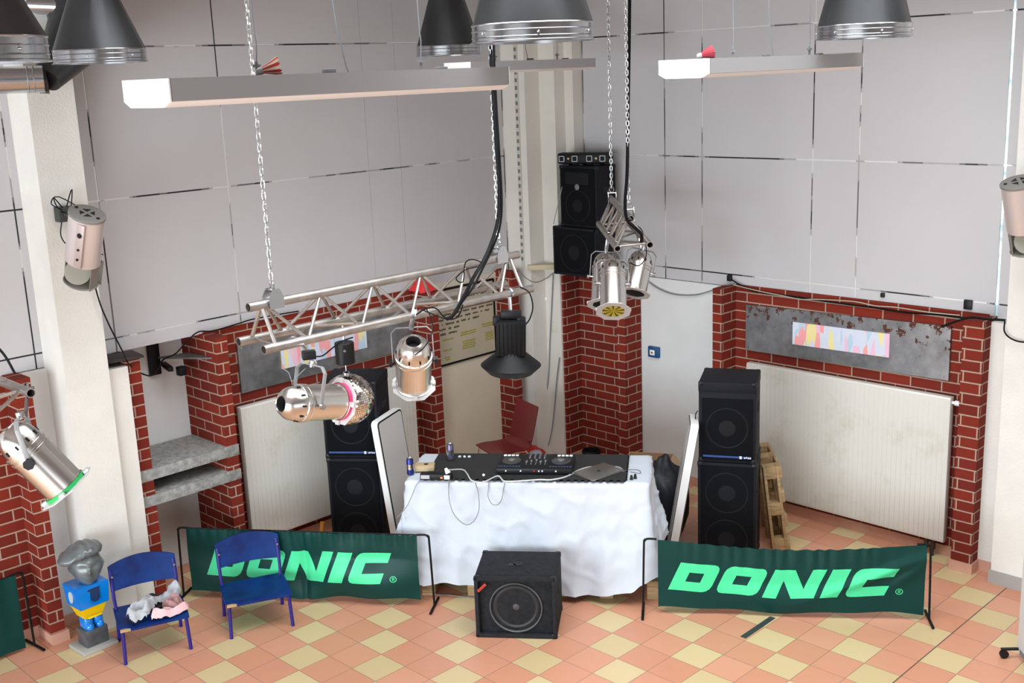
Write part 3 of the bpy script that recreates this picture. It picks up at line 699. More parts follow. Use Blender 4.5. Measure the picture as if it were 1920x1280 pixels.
mb = MB(); hp = V((top.x, top.y, top.z)); mb.cyl(hp, cl, .011, n=8); mb.tube([cl+V((0, .032*math.cos(a), .032*math.sin(a))) for a in [k*PI/6 for k in range(12)]], .007, n=6, smooth=0, closed=True); obj('hook_clamp', mb, GALVB, t)

# mirror ball and its motor
bc = U(653, 748, 6.50); R_ = .147
t = thing('mirror_ball', 'mirror tiled disco ball hanging under a black motor behind the pink filter lamp', 'mirror ball', bc)
mb = MB(); rows = 34
for i in range(rows):
    th0, th1 = PI*i/rows, PI*(i+1)/rows; cnt = max(6, int(2*PI*math.sin((th0+th1)/2)*R_/.0135))
    for k in range(cnt):
        p0, p1 = 2*PI*(k+.06)/cnt, 2*PI*(k+.94)/cnt; e = (th1-th0)*.07
        j = V([random.uniform(-1, 1)*.0005 for _ in range(3)])
        q = [V((math.sin(a)*math.cos(b), math.sin(a)*math.sin(b), math.cos(a)))*R_ for a, b in ((th0+e, p0), (th1-e, p0), (th1-e, p1), (th0+e, p1))]
        c = sum(q, V())/4; nn = c.normalized()
        tilt = V([random.uniform(-1, 1)*.11 for _ in range(3)]); n2 = (nn+tilt).normalized()
        q = [w - n2*((w-c).dot(n2)) for w in q]
        mb.poly([bc+w for w in q])
obj('mirror_tile_skin', mb, MIRR, t, angle=1)
mb = MB(); mb.sphere(bc, R_*.985, u=32, v=20); obj('ball_core', mb, GREYP, t)
mb = MB(); mb.lathe([(.02, R_-.004), (.02, R_+.012), (.006, R_+.02)], Matrix.Translation(bc), 12); mb.cyl(bc+V((0, 0, R_)), bc+V((0, 0, R_+.075)), .0025, n=6); obj('hanging_wire', mb, GALVB, t)
mt = bc+V((0, 0, R_+.065))
t = thing('ball_motor', 'small black cylindrical motor above the mirror ball', 'motor', mt)
mb = MB(); mb.lathe([(.052, 0), (.055, .004), (.055, .120), (.051, .124)], Matrix.Translation(mt), 28); obj('housing', mb, BLKP, t)
fr = (EYE-mt); fr.z = 0; fr.normalize()
mb = MB(); mb.cyl(mt+fr*.053+V((0, 0, .085)), mt+fr*.058+V((0, 0, .085)), .008, n=10); obj('screw', mb, GALVB, t)
mb = MB(); mb.cyl(mt+V((0, 0, .12)), V((mt.x, mt.y, 2.487)), .006, n=8); obj('rod', mb, GALVB, t)

# fluorescent fixtures ---------------------------------------------------------
def fixture(p, L, w, h, label, rows=1, ext=0.0):
    # p = near top edge corner (x0, y0, z top); runs along +x, width along +y
    t = thing('pendant_light', label, 'ceiling lamp', (p.x+L/2, p.y+w/2, p.z), group='white pendant tube lights')
    prof = [(0, 0), (w, 0), (w, -h*.78), (w-.045, -h), (.045, -h), (0, -h*.78)]
    M = Matrix(((0, 0, 1, p.x), (1, 0, 0, p.y), (0, 1, 0, p.z), (0, 0, 0, 1)))
    mb = MB(); mb.prism([prof[0], prof[1], prof[2], (w-.002, -h*.80), (.002, -h*.80), prof[5]][::-1], L, M); obj('housing', mb, ENAMEL, t)
    mb = MB(); mb.prism([(w-.001, -h*.79), (w-.045, -h), (.045, -h), (.001, -h*.79)][::-1], L, M); obj('diffuser', mb, LENSW, t)
    for dx in (-.006, L-.002):
        mb = MB(); mb.prism([(x, y) for x, y in prof][::-1], .008, M @ Matrix.Translation((0, 0, dx))); obj('end_cap', mb, ENAMELW, t)
    if ext: mb = MB(); bx(mb, p.x+L, p.x+L+ext, p.y+.05, p.y+w-.05, p.z-h*.45, p.z+.005); obj('mounting_rail', mb, ENAMEL, t)
    for fx in (.28, .78):
        mb = MB(); c = V((p.x+L*fx, p.y+w*.5, p.z)); mb.cyl(c, c+V((0, 0, .05)), .006, n=6); mb.cyl(c+V((0, 0, .03)), c+V((0, 0, .04)), .016, n=8)
        mb.tube([c+V((0, 0, .05)), c+V((.006, 0, .12)), c+V((-.002, 0, .3)), c+V((0, 0, ZT-p.z))], .0025, n=5, smooth=2); obj('suspension_wire', mb, CABLEG, t)
    mb = MB(); c = V((p.x+L*.10, p.y+w*.5, p.z)); mb.box(c+V((.62, 0, .008)), (.05, .03, .016), bev=.003); mb.box(c+V((L*.75, 0, .005)), (.05, .03, .010), bev=.003); obj('starter_clip', mb, GREYP, t)
    mb = MB(); c = V((p.x+L*.55, p.y+w*.55, p.z)); mb.tube([c, c+V((-.015, 0, .05)), c+V((-.05, 0, .25)), c+V((-.06, 0, .6)), c+V((-.06, 0, ZT-p.z))], .003, n=5, smooth=3); obj('feed_cable', mb, CABLEG, t)
    return t
p1 = U(318, 147, 3.82); p1.z = 3.846
fixture(p1, 1.615, .33, .097, 'nearest white pendant tube light with a shuttlecock lying on it')
p2 = U(1331, 108, 5.82); p2.z = 3.852
fixture(p2, 1.60, .325, .097, 'white pendant tube light at the right with a red shuttlecock on top', ext=.08)
p3 = U(1117, 106, 9.0)-V((1.36, 0, 0)); p3.z = 3.905
fixture(p3, 1.36, .28, .085, 'farthest white pendant tube light in front of the corner column')

def shuttlecock(c, d, label, red, open_=True):
    M = frame(c, d, z=(0, 0, 1)) @ Matrix.Rotation(PI/2, 4, 'Y')
    t = thing('shuttlecock', label, 'shuttlecock', c, group='shuttlecocks on the pendant lights')
    mb = MB(); mb.sphere((0, 0, 0), .0135, M=M, u=14, v=10); mb.lathe([(.0135, 0), (.0135, .012)], M, 14); obj('cork', mb, mat('cork_grey', (.38, .38, .38), .7), t)
    fe = mat('feather_cream', (.62, .52, .33), .8); fr_ = mat('feather_red', (.45, .015, .04), .7)
    for nm, ks, m_ in (('cream_feathers', range(0, 16, 2), fe), ('red_feathers', range(1, 16, 2), fr_)):
        mb = MB()
        if red and nm == 'cream_feathers': m_ = mat('feather_dark_red', (.25, .02, .03), .7)
        for k in ks:
            a = 2*PI*k/16; a2 = a+.30
            for q in ((a, a2),):
                r0, r1 = .012, .034
                mb.poly([M @ V((r0*math.cos(a), r0*math.sin(a), .012)), M @ V((r0*math.cos(a2), r0*math.sin(a2), .012)), M @ V((r1*math.cos(a2+.03), r1*math.sin(a2+.03), .072)), M @ V((r1*1.03*math.cos(a+.15), r1*1.03*math.sin(a+.15), .080)), M @ V((r1*math.cos(a-.03), r1*math.sin(a-.03), .072))])
        obj(nm[:-1], mb, m_, t)
shuttlecock(V((p1.x+.42, p1.y+.10, p1.z+.0145)), (.80, -.5, .22), 'red and cream shuttlecock lying on the nearest pendant light', False)
shuttlecock(V((p2.x+.045, p2.y+.10, p2.z+.0145)), (.8, -.5, .24), 'dark red shuttlecock lying on the right pendant light', True)

# ventilation cones -----------------------------------------------------------
def vcone(px, py, d, r, label, zb, hc=.42, rt=.10, collar=.075):
    c = U(px, py, d); c.z = zb if zb else c.z
    t = thing('ventilation_cone', label, 'air vent', c, group='galvanised ventilation cones')
    M = Matrix.Translation(c)
    mb = MB(); mb.lathe([(r*.985, collar), (r*.98, collar+.006), (rt, collar+hc), (rt, ZT-c.z)], M, 14, False, False); obj('cone', mb, GALV, t, angle=60)
    mb = MB(); k = collar; mb.lathe([(r*.99, k+.004), (r*1.0, k), (r*.985, k-.004), (r*.985, k*.70), (r*1.0, k*.66), (r*.985, k*.62), (r*.985, k*.34), (r*1.0, k*.30), (r*.985, k*.26), (r*.985, .01), (r*1.02, .004), (r*1.02, 0), (r*.96, 0), (r*.96, k)], M, 64, False, False); obj('collar', mb, GALVB, t)
    mb = MB(); mb.lathe([(r*.955, .02), (r*.5, .035), (.02, .035)], M, 40, False, True); obj('diffuser_disc', mb, ENAMEL, t)
    for a in range(6): mb = MB(); mb.sphere(c+V((r*1.0*math.cos(a), r*math.sin(a), collar*.5)), .006, u=8, v=6); obj('rivet', mb, GALVB, t)
    return c
vcone(999, 76, 4.95, .268, 'largest ventilation cone, at the top centre', 3.945, rt=.11, hc=.50)
vcone(189, 115, 6.75, .268, 'ventilation cone at the top left beside the dark cone in the corner', 3.968, rt=.09, hc=.43)
vcone(842, 104, 9.1, .262, 'partly covered ventilation cone left of the largest one', 3.972, rt=.10, hc=.50)
vcone(1620, 68, 6.55, .268, 'ventilation cone at the top right above the right pendant light', 3.932, rt=.13, hc=.50)
vcone(-52, 120, 3.85, .252, 'dark ventilation cone cut off by the left picture edge', 0, rt=.085, hc=.34, collar=.082)
# duct at the left
t = thing('ventilation_duct', 'galvanised round air duct with a slanting reducer in the top left corner', 'air duct', U(60, 150, 7.0))
e0 = U(-60, 152, 6.9); e1 = U(82, 148, 7.05); dd = (e1-e0).normalized()
mb = MB(); M = frame(e0, dd, z=(0, 0, 1)) @ Matrix.Rotation(PI/2, 4, 'Y'); Lg = (e1-e0).length
mb.lathe([(.082, 0), (.082, Lg*.78), (.086, Lg*.79), (.082, Lg*.80), (.082, Lg*.86), (.086, Lg*.87), (.082, Lg*.88), (.082, Lg), (.078, Lg)], M, 32, True, True); obj('pipe', mb, GALVB, t)
mb = MB(); q0 = U(88, 150, 7.12); q1 = U(160, 42, 7.45); q2 = U(120, -150, 7.45)
mb.cyl(U(70, 152, 7.1), q0, .075, .085, n=20); mb.cyl(q0, q1, .085, .23, n=24); mb.sphere(q1, .23, u=24, v=14); mb.cyl(q1, q2, .23, .23, n=24); obj('reducer', mb, GALV, t)
mb = MB(); mb.cyl(U(40, 40, 7.35), U(150, 92, 7.35), .012, n=8); mb.cyl(U(50, 8, 7.3), U(130, 12, 7.3), .06, n=20); obj('joint_flange', mb, GALVB, t)

# scanners on the columns -----------------------------------------------------
def scanner(top, bot, r, face, label, mir_dir, bracket):
    ax = (bot-top).normalized(); L = (bot-top).length; X = (face-ax*face.dot(ax)).normalized()
    M = frame(top, X, z=ax)          # local x faces the room
    t = thing('scanner_light', label, 'stage lamp', (top+bot)/2, group='silver mirror scanner lights on the columns')
    n = 28; mb = MB()
    def ring(z, rr=r, cut=.62):
        o_ = []
        for k in range(n):
            a = 2*PI*k/n; x = rr*math.cos(a); y = rr*math.sin(a); x = min(x, rr*cut) if False else x
            o_.append(mb.bm.verts.new(M @ V((x*1.0, y*1.15, z))))
        return o_
    a = ring(0.0); b = ring(L*.66)
    for k in range(n): mb.bm.faces.new((a[k], a[(k+1) % n], b[(k+1) % n], b[k]))
    mb.bm.faces.new(b)
    obj('housing', mb, mat('scanner_silver', (.62, .55, .53), .32, .35), t)
    mb = MB(); mb.lathe([(r*1.0, 0), (r*1.04, -.004), (r*1.04, -.018), (r*.95, -.022)], M @ Matrix.Diagonal((1, 1.15, 1, 1)), 28, False, True); o_ = obj('top_plate', mb, mat('scanner_grey', (.20, .19, .17), .5), t)
    mb = MB()
    for k in range(4):
        a_ = PI/4+k*PI/2; mb.prism([(r*.16*math.cos(a_), r*.16*math.sin(a_)), (r*.5*math.cos(a_-.5), r*.5*math.sin(a_-.5)), (r*.5*math.cos(a_+.5), r*.5*math.sin(a_+.5))], -.003, M @ Matrix.Translation((0, 0, -.022)))
    for s in (-1, 1): mb.lathe([(r*.12, 0), (r*.12, -.003)], M @ Matrix.Translation((0, s*r*.85, -.022)), 10)
    obj('fan_opening', mb, DARK, o_)
    # control strip on the housing front
    mb = MB(); mb.box((r*.97, -r*.45, L*.33), (.012, .055, L*.62), M=M, bev=.003); o_ = obj('control_strip', mb, mat('scanner_strip', (.52, .42, .40), .4, .2), t)
    mb = MB()
    for zz, rr in ((.08, .016), (.21, .008), (.30, .008)): mb.cyl(M @ V((r*.98, -r*.45, L*zz*1.6+.02)), M @ V((r*.98+.012, -r*.45, L*zz*1.6+.02)), rr, n=12)
    obj('knob', mb, BLKP, o_)
    # open cradle and mirror
    mb = MB()
    for s in (-1, 1): mb.box((0, s*r*1.02, L*.82), (.07, .006, L*.36), M=M)
    mb.box((-r*.8, 0, L*.82), (.006, r*1.9, L*.36), M=M)
    mb.lathe([(r*.95, L*.97), (r*1.0, L*.98), (r*.9, L*1.0)], M @ Matrix.Diagonal((1, 1.15, 1, 1)), 28)
    obj('cradle', mb, mat('scanner_grey', (.20, .19, .17), .5), t)
    mc = M @ V((r*.25, r*.1, L*.83)); mb = MB(); md = V(mir_dir).normalized(); mb.cyl(mc-md*.004, mc+md*.004, r*.80, n=32); obj('mirror', mb, mat('scanner_mirror', (.46, .45, .38), .3, .3), t)
    mb = MB(); wall = V(bracket); mb.box(wall, (.10, .08, .10), bev=.006); mid = M @ V((-r*.6, 0, .02))
    mb.cyl(wall, mid, .018, n=10); obj('mounting_arm', mb, mat('bracket_dark', (.06, .065, .06), .5, .4), t)
    mb = MB(); w0 = wall
    for k, (a_, b_, c_) in enumerate(((-.10, .04, .10), (-.08, -.10, .06), (.05, -.04, -.16))):
        mb.tube([w0+V((0, -.03, .02)), w0+V((a_, -.06, .08+.04*k)), w0+V((a_*.4, -.05, .12-.1*k)), M @ V((-r*.5, 0, .01))], .004, n=5, smooth=4)
    mb.tube([w0+V((-.03, -.03, -.03)), w0+V((-.06, -.05, -.14)), w0+V((0, -.06, -.22)), M @ V((-r*.6, -r, .25))], .004, n=5, smooth=4)
    obj('cable', mb, CABLE, t)
dsc = 7.12
scanner(U(163, 405, dsc-.19), U(151, 530, dsc+.06), .098, -CF-CR*.25, 'silver scanner light with round tilted mirror on the left white column', -CF+CR*.35-V((0, 0, .1)), (3.235, 7.455, 3.02))
scanner(U(1912, 345, 7.30), U(1928, 470, 7.52), .10, -CF-CR*.3, 'silver scanner light cut off by the right picture edge', -CF, (7.905, 2.93, 2.97))

# ================================================================== FLOOR THINGS
TA = math.atan2(-.797, .604)
TM = Matrix.Translation((4.99, 6.20, 0)) @ Matrix.Rotation(TA, 4, 'Z')
TL, TD = 1.77, .60
# ---- speakers
def cabinet(front, az, w, d, h, z0, label, woofers, stripe=False, body=SPKB, grille=True, top_slope=0, nm='loudspeaker', group=None, slash=False, horn=False, rings=False, cap=False):
    N = V((math.cos(az), math.sin(az), 0)); c = V((front.x, front.y, z0)) - N*(d/2)
    t = thing(nm, label, 'speaker', c, az+PI/2, group)
    M = MW[t]
    if slash or rings:
        mb = MB(); mb.box((0, .02, h/2), (w, d-.04, h), M=M, bev=.012)
        bw = .028
        mb.box((-w/2+bw/2, -d/2+.02, h/2), (bw, .05, h), M=M, bev=.008); mb.box((w/2-bw/2, -d/2+.02, h/2), (bw, .05, h), M=M, bev=.008)
        mb.box((0, -d/2+.02, bw/2), (w, .05, bw), M=M, bev=.008); mb.box((0, -d/2+.02, h-bw/2), (w, .05, bw), M=M, bev=.008)
    else:
        mb = MB(); mb.box((0, 0, h/2), (w, d, h), M=M, bev=.012)
    if cap: mb.box((0, 0, h-.042), (w+.006, d+.006, .09), M=M, bev=.015)
    obj('cabinet', mb, body, t)
    gy = -d/2-.004; gh = h-.05-(.10 if cap else 0); gz = .025+gh/2
    if grille:
        mb = MB(); mb.box((0, gy, gz), (w-.05, .012, gh), M=M, bev=.004)
        g = obj('grille', mb, SPKG, t)
        for z, r in woofers:
            mb = MB(); Mw = M @ Matrix.Translation((0, gy-.006, z)) @ Matrix.Rotation(PI/2, 4, 'X')
            mb.lathe([(r, 0), (r*.97, .002), (r*.93, .0), (r*.5, -.001), (r*.28, .001), (r*.1, .0015)], Mw, 36, False, True); obj('woofer_outline', mb, mat('speaker_relief', (0.008, 0.0085, 0.011), .6, spec=.15), g)
        if stripe:
            sz = .055
            mb = MB(); mb.box((0, gy-.008, sz), (w-.07, .006, .014), M=M); obj('blue_stripe', mb, mat('stripe_blue', (.01, .05, .22), .3), g)
            mb = MB(); mb.box((w*.24, gy-.012, sz), (.018, .003, .022), M=M @ Matrix.Translation((0, 0, 0)))
            for k in range(4): mb.box((w*.31+k*.014, gy-.012, sz-.002+(.003 if k == 1 else 0)), (.010, .003, .012), M=M)
            obj('badge', mb, mat('badge_white', (.6, .62, .66), .4), g)
    else:
        for z, r in woofers:
            Mw = M @ Matrix.Translation((0, -d/2+.036, z)) @ Matrix.Rotation(PI/2, 4, 'X')
            mb = MB(); mb.lathe([(r*.86, -.002), (r*.80, .006), (r*.72, -.006), (r*.25, -.035)], Mw, 40, False, True); wf = obj('woofer', mb, CONE, t)
            mb = MB(); mb.lathe([(r*.26, -.033), (r*.24, -.020), (r*.18, -.008), (r*.08, -.001)], Mw, 32, False, True); obj('dust_cap', mb, mat('dust_cap_grey', (.055, .054, .054), .5), wf)
            mb = MB(); mb.lathe([(r, -.006), (r, .010), (r*.975, .014), (r*.955, .010), (r*.95, -.006)], Mw, 48, False, False); obj('rim_ring', mb, mat('ring_grey', (.12, .12, .12), .45), wf)
    if horn:
        mb = MB(); mb.box((0, gy-.008, h*.80), (w*.62, .006, h*.20), M=M, bev=.002); obj('horn', mb, SPKB, t)
        mb = MB(); mb.lathe([(.028, 0), (.022, .004), (.008, .006)], M @ Matrix.Translation((0, gy-.012, h*.66)) @ Matrix.Rotation(PI/2, 4, 'X'), 16, True, True); obj('tweeter_badge', mb, GREYP, t)
    mb = MB()
    for sx in (-1, 1):
        for sz_ in (0, 1):
            for sy in (-1, 1): mb = MB(); mb.box((sx*(w/2-.018), sy*(d/2-.018), sz_*h+(.018 if sz_ == 0 else -.018)), (.042, .042, .042), M=M, bev=.010); obj('corner_protector', mb, BLKP, t)
    mb = MB()
    for s in (-1, 1): mb.box((s*(w/2+.001), .02, h*.62), (.006, .14, .05), M=M, bev=.002)
    obj('side_handle', mb, DARK, t)
    if slash:
        Ms = M @ Matrix.Translation((-w/2+.055, -d/2-.006, h-.075)) @ Matrix.Rotation(-.78, 4, 'Y')
        mb = MB(); mb.box((0, 0, 0), (.078, .004, .018), M=Ms); lb = obj('red_badge', mb, mat('badge_red', (.55, .05, .03), .4), t)
        mb = MB()
        for k in range(5): mb.box((-.026+k*.013, -.003, 0), (.006, .002, .010), M=Ms)
        obj('badge_letter', mb, mat('badge_dark_red', (.20, .01, .01), .4), lb)
    return t, M
# bass speaker in front of the table
f_c = (V((4.856, 5.375, 0))+V((5.202, 4.925, 0)))/2
azs = math.atan2(-.61, -.79)
t, M = cabinet(f_c, azs, .565, .455, .452, 0, 'large dark grey subwoofer standing on the tiles in front of the white table', [(.215, .185)], body=SPKS, grille=False, slash=True, nm='subwoofer')
mb = MB(); mb.lathe([(.034, 0), (.034, .004), (.022, .004), (.018, .001)], M @ Matrix.Translation((.0, .0, .452)), 20, False, True); mb.box((-.035, -.02, .454), (.06, .045, .004), M=M, bev=.001)
obj('pole_socket', mb, BLKP, t)
# right tower
az_r = math.radians(209)
fr_ = FZ(1362, 1064); TG = 'black two-part speaker towers'
cabinet(fr_, az_r, .445, .45, .86, 0, 'tall black double-woofer speaker forming the lower half of the right tower', [(.24, .165), (.62, .165)], group=TG)
cabinet(fr_, az_r, .430, .42, .635, .861, 'black speaker with blue stripe on top of the right tower', [(.28, .16)], stripe=True, cap=True, group=TG)
az_l = math.radians(180+38)
fl_ = FZ(676, 1046)
cabinet(fl_, az_l, .445, .45, .86, 0, 'tall black double-woofer speaker forming the lower half of the left tower', [(.24, .165), (.62, .165)], group=TG)
cabinet(fl_, az_l, .450, .42, .635, .861, 'black speaker with blue stripe on top of the left tower behind the mirror ball', [(.28, .16)], stripe=True, cap=True, group=TG)
# speakers on the central pillar
az_w = PI
WG = 'black speakers on the central brick pillar'
cabinet(V((7.80, 7.005, 0)), az_w, .535, .28, .455, 1.945, 'black wall subwoofer with red badge lying on the central brick pillar', [(.22, .175)], body=SPKB, group=WG, slash=True)
ya = FX(1051, 400, 7.83).y; yb_ = FX(1120, 400, 7.83).y
cabinet(V((7.83, (ya+yb_)/2, 0)), az_w, ya-yb_, .27, .565, 2.402, 'black two-way speaker on top of the wall subwoofer', [(.20, .15)], body=SPKB, group=WG, horn=True)
az_b = math.radians(180+24); N = V((math.cos(az_b), math.sin(az_b), 0)); c = V((7.93, (ya+yb_)/2+.01, 2.969)); az_w = az_b
t = thing('light_bar', 'black light bar with four square lenses on the highest speaker', 'stage lamp', c, az_w+PI/2); M = MW[t]
mb = MB(); mb.box((.015, 0, .062), (.50, .14, .10), M=M, bev=.018); obj('housing', mb, BLKM, t)
mb = MB(); mb.box((-.15, -.02, .006), (.06, .12, .012), M=M); mb.box((.0, -.02, .006), (.03, .12, .012), M=M); mb.box((.15, -.02, .006), (.06, .12, .012), M=M); obj('foot', mb, BLKM, t)
for k, x in enumerate((-.185, -.060, .080, .205)):
    mb = MB(); y = -.073
    for dx, dz, sx, sz_ in ((-.024, 0, .005, .053), (.024, 0, .005, .053), (0, -.024, .053, .005), (0, .024, .053, .005)): mb.box((x-.005+dx, y, .06+dz), (sx, .006, sz_), M=M)
    ln = obj('lens_frame', mb, mat('lens_edge', (.40, .44, .46), .3), t)
    mb = MB(); mb.box((x-.005, y+.001, .06), (.042, .004, .042), M=M); obj('lens', mb, DARK, ln)
for x in (-.125, .14):
    mb = MB(); mb.cyl(M @ V((x, -.071, .062)), M @ V((x, -.077, .062)), .009, n=10); obj('indicator_lamp', mb, mat('amber', (.55, .32, .03), .3), t)

# ---- leaning white boards
def lean_board(bot, top, wdir, w, th, label):
    up = (top-bot); h = up.length; M = frame(bot, wdir, z=up)
    t = thing('leaning_board', label, 'panel', bot, group='white panels leaning beside the speaker towers')
    M = Matrix.Translation(bot) @ frame((0, 0, 0), up, y=V(wdir)).to_3x3().to_4x4()   # x=up, y=width
    def rr(x0, x1, y0, y1, r):
        o = []
        for cx, cy, a0_ in ((x1-r, y1-r, 0), (x0+r, y1-r, PI/2), (x0+r, y0+r, PI), (x1-r, y0+r, 1.5*PI)):
            for k in range(5): a = a0_+k*PI/8; o.append((cx+r*math.cos(a), cy+r*math.sin(a)))
        return o
    mb = MB(); mb.prism(rr(0, h, 0, w, .035), th, M @ Matrix.Translation((0, 0, -th/2))); obj('edge_frame', mb, ENAMELW, t)
    for s in (-1, 1):
        mb = MB(); mb.prism(rr(.008, h-.008, .008, w-.008, .03), .004, M @ Matrix.Translation((0, 0, s*(th/2)+(0 if s > 0 else -.004)))); k = obj('seal', mb, BLKM, t)
        mb = MB(); mb.prism(rr(.02, h-.02, .02, w-.02, .025), .004, M @ Matrix.Translation((0, 0, s*(th/2+.003)+(0 if s > 0 else -.004)))); obj('face_sheet', mb, mat('panel_face', (.50, .48, .46), .4), k)
    return t
b = FZ(746, 1050); b.z = .01
lean_board(b, U(700, 792, (b-EYE).dot(CF)-.52+.2), V((math.cos(.30), math.sin(.30), 0)), .36, .055, 'white edged panel with grey face leaning against the left speaker tower')
b = FZ(1256, 1068); b.z = .01
lean_board(b, U(1303, 797, 8.55), V((math.cos(.66), math.sin(.66), 0)), .30, .06, 'narrow white panel seen edge-on leaning against the right speaker tower')

# ---- pallets
def pallet(M, L, D, label, group, slats=4, bottom=3):
    t = thing('wooden_pallet', label, 'pallet', M.translation, 0, group)
    h = .144
    for k in range(slats):
        mb = MB(); y = -D/2+.05+k*(D-.10)/(slats-1); mb.box((0, y, h-.011), (L, .10, .022), M=M, bev=.002); obj('top_board', mb, WOODL, t)
    for k in range(3):
        x = -L/2+.05+k*(L-.10)/2
        mb = MB(); mb.box((x, 0, h-.033), (.10, D, .022), M=M, bev=.002); obj('cross_board', mb, WOODL, t)
        mb = MB(); mb.box((x, 0, .011), (.10, D, .022), M=M, bev=.002); obj('bottom_board', mb, WOODL, t)
        for j in range(3):
            mb = MB(); mb.box((x, -D/2+.05+j*(D-.10)/2, .061), (.10, .10, .078), M=M, bev=.003); obj('block', mb, WOODL, t)
    return t
PG = 'wooden pallets under the white table'
pallet(TM @ Matrix.Translation((.46, .32, 0)), .80, .60, 'wooden pallet under the left half of the white table', PG)
pallet(TM @ Matrix.Translation((1.45, .34, 0)), .80, .60, 'wooden pallet under the right half of the white table, its corner showing', PG)
Mp = Matrix.Translation(FZ(1466, 1034)) @ Matrix.Rotation(math.radians(42), 4, 'Z') @ Matrix.Rotation(math.radians(-7), 4, 'X') @ Matrix.Translation((.31, .07, .36)) @ Matrix.Rotation(PI/2, 4, 'X')
pallet(Mp, .60, .72, 'light wooden pallet standing on edge right of the right speaker tower', None)

# ---- table, cloth
t = thing('trestle_table', 'long table hidden under a white cloth, standing on wooden pallets', 'table', TM @ V((TL/2, TD/2, .144)), TA)
mb = MB(); mb.box((TL/2, TD/2, .905), (TL-.03, TD-.03, .03), M=TM, bev=.004); obj('tabletop', mb, WOODL, t)
for x in (.10, TL-.10):
    for y in (.08, TD-.08):
        mb = MB(); mb.box((x, y, (.146+.89)/2), (.045, .045, .744), M=TM, bev=.003); obj('leg', mb, GREYP, t)
random.seed(11)
PER = []        # perimeter of the top with arc length
def perim(s):   # s 0..1 round: starts front-left going right, then right side, back, left
    Lp = 2*(TL+TD); d = (s % 1)*Lp
    if d < TL: return V((d, 0)), V((0, -1)), d/TL, 0
    d -= TL
    if d < TD: return V((TL, d)), V((1, 0)), d/TD, 1
    d -= TD
    if d < TL: return V((TL-d, TD)), V((0, 1)), d/TL, 2
    d -= TL
    return V((0, TD-d)), V((-1, 0)), d/TD, 3
NP = 220
def cloth_pt(s, v):
    p, n, f, side = perim(s)
    # soften normal at corners
    L4 = (TL, TD, TL, TD)[side]; dist = f*L4; e = min(dist, L4-dist)
    n2 = n.copy()
    if e < .07:
        q = perim(s-.012)[1] if dist < L4/2 else perim(s+.012)[1]
        k = .5*(1-e/.07); n2 = (n*(1-k)+q*k).normalized()
    if v <= .3:      # top
        c = V((TL/2, TD/2)); k = v/.3; q = c+(p-c)*k
        q = V((max(TD*.0, q.x), q.y)); return TM @ V((q.x, q.y, .926+.002*noise.noise(V((q.x*9, q.y*9, 0)))))
    k = (v-.3)/.7
    sx = s*NP
    hem = {0: .105+.035*math.sin(f*7+1.2)-.05*math.exp(-((f-.78)/.16)**2)+(.015 if f < .05 else 0), 1: .22+.25*math.sin(PI*min(1, f))*1.0, 2: .35, 3: .30-.12*math.cos(PI*f)}[side]
    if side == 0 and f > .93: hem += (f-.93)*1.4
    if side == 1 and f < .15: hem = .203-.0+(.15*f)
    drop = (.926-hem)*k
    a = (p.x*1.0+p.y*1.3)
    crn = math.exp(-(e/.10)**2)
    base = .012+.02*k+((.09 if f < .5 and side == 0 or side == 3 and f > .5 else .055)*crn+.03)*k*k
    if side == 1: base += .05*k*math.sin(PI*f)
    fold = (.022*math.sin(a*13+1.5*noise.noise(V((a*2, k*1.5, 0))))+.014*math.sin(a*29+2+k*2)+.03*noise.noise(V((a*3.1, k*2.0, 5))))*k**.8
    wr = .006*noise.noise(V((a*8+k*5, k*6-a*3, 1)))+.003*noise.noise(V((a*22, k*9, 3)))+.009*math.exp(-(noise.noise(V((a*4.5-k*1.5, k*2.2+a*1.5, 9)))/.09)**2)+.006*math.exp(-(noise.noise(V((a*9+k*3, k*2.5-a*2, 4)))/.08)**2)
    off = max(.008, base+fold+wr)
    q = p+n2*off
    return TM @ V((q.x, q.y, .926-drop+.0*crn))
mb = MB(); mb.grid(NP, 54, lambda u, v: cloth_pt(u, v), closed_u=True)
bmesh.ops.remove_doubles(mb.bm, verts=mb.bm.verts[:], dist=.0004)
cl = obj('tablecloth', mb, CLOTH, label='white cloth draped over the long table to just above the floor', cat='tablecloth', solid=0, angle=80)
# puzzle mat on the table
ZM = .930; x0, x1, y0, y1 = .13, 1.605, .010, .575
pts = []; x = x0; k = 0
while x < x1-.001:
    yy = y0-(.021 if k % 2 == 0 else 0); pts += [(x, yy), (min(x+.0257, x1), yy)]; x += .0257; k += 1
y = y0; k = 0
while y < y1-.001:
    xx = x1+(.012 if k % 2 else 0); pts += [(xx, y), (xx, min(y+.028, y1))]; y += .028; k += 1
pts += [(x0, y1)]
mb = MB(); T = TM @ Matrix.Translation((0, 0, ZM)); n = len(pts)
a = [mb.bm.verts.new(T @ V((p[0], p[1], 0))) for p in pts]; b = [mb.bm.verts.new(T @ V((p[0], p[1], .010))) for p in pts]
fa = mb.bm.faces.new(a[::-1]); fb = mb.bm.faces.new(b); bmesh.ops.triangulate(mb.bm, faces=[fa, fb])
for i in range(n): mb.bm.faces.new((a[i], a[(i+1) % n], b[(i+1) % n], b[i]))
obj('foam_mat', mb, mat('black_foam', (.018, .019, .019), .8), label='black foam puzzle mat with toothed edge on the white table', cat='mat')
ZT_ = ZM+.0105
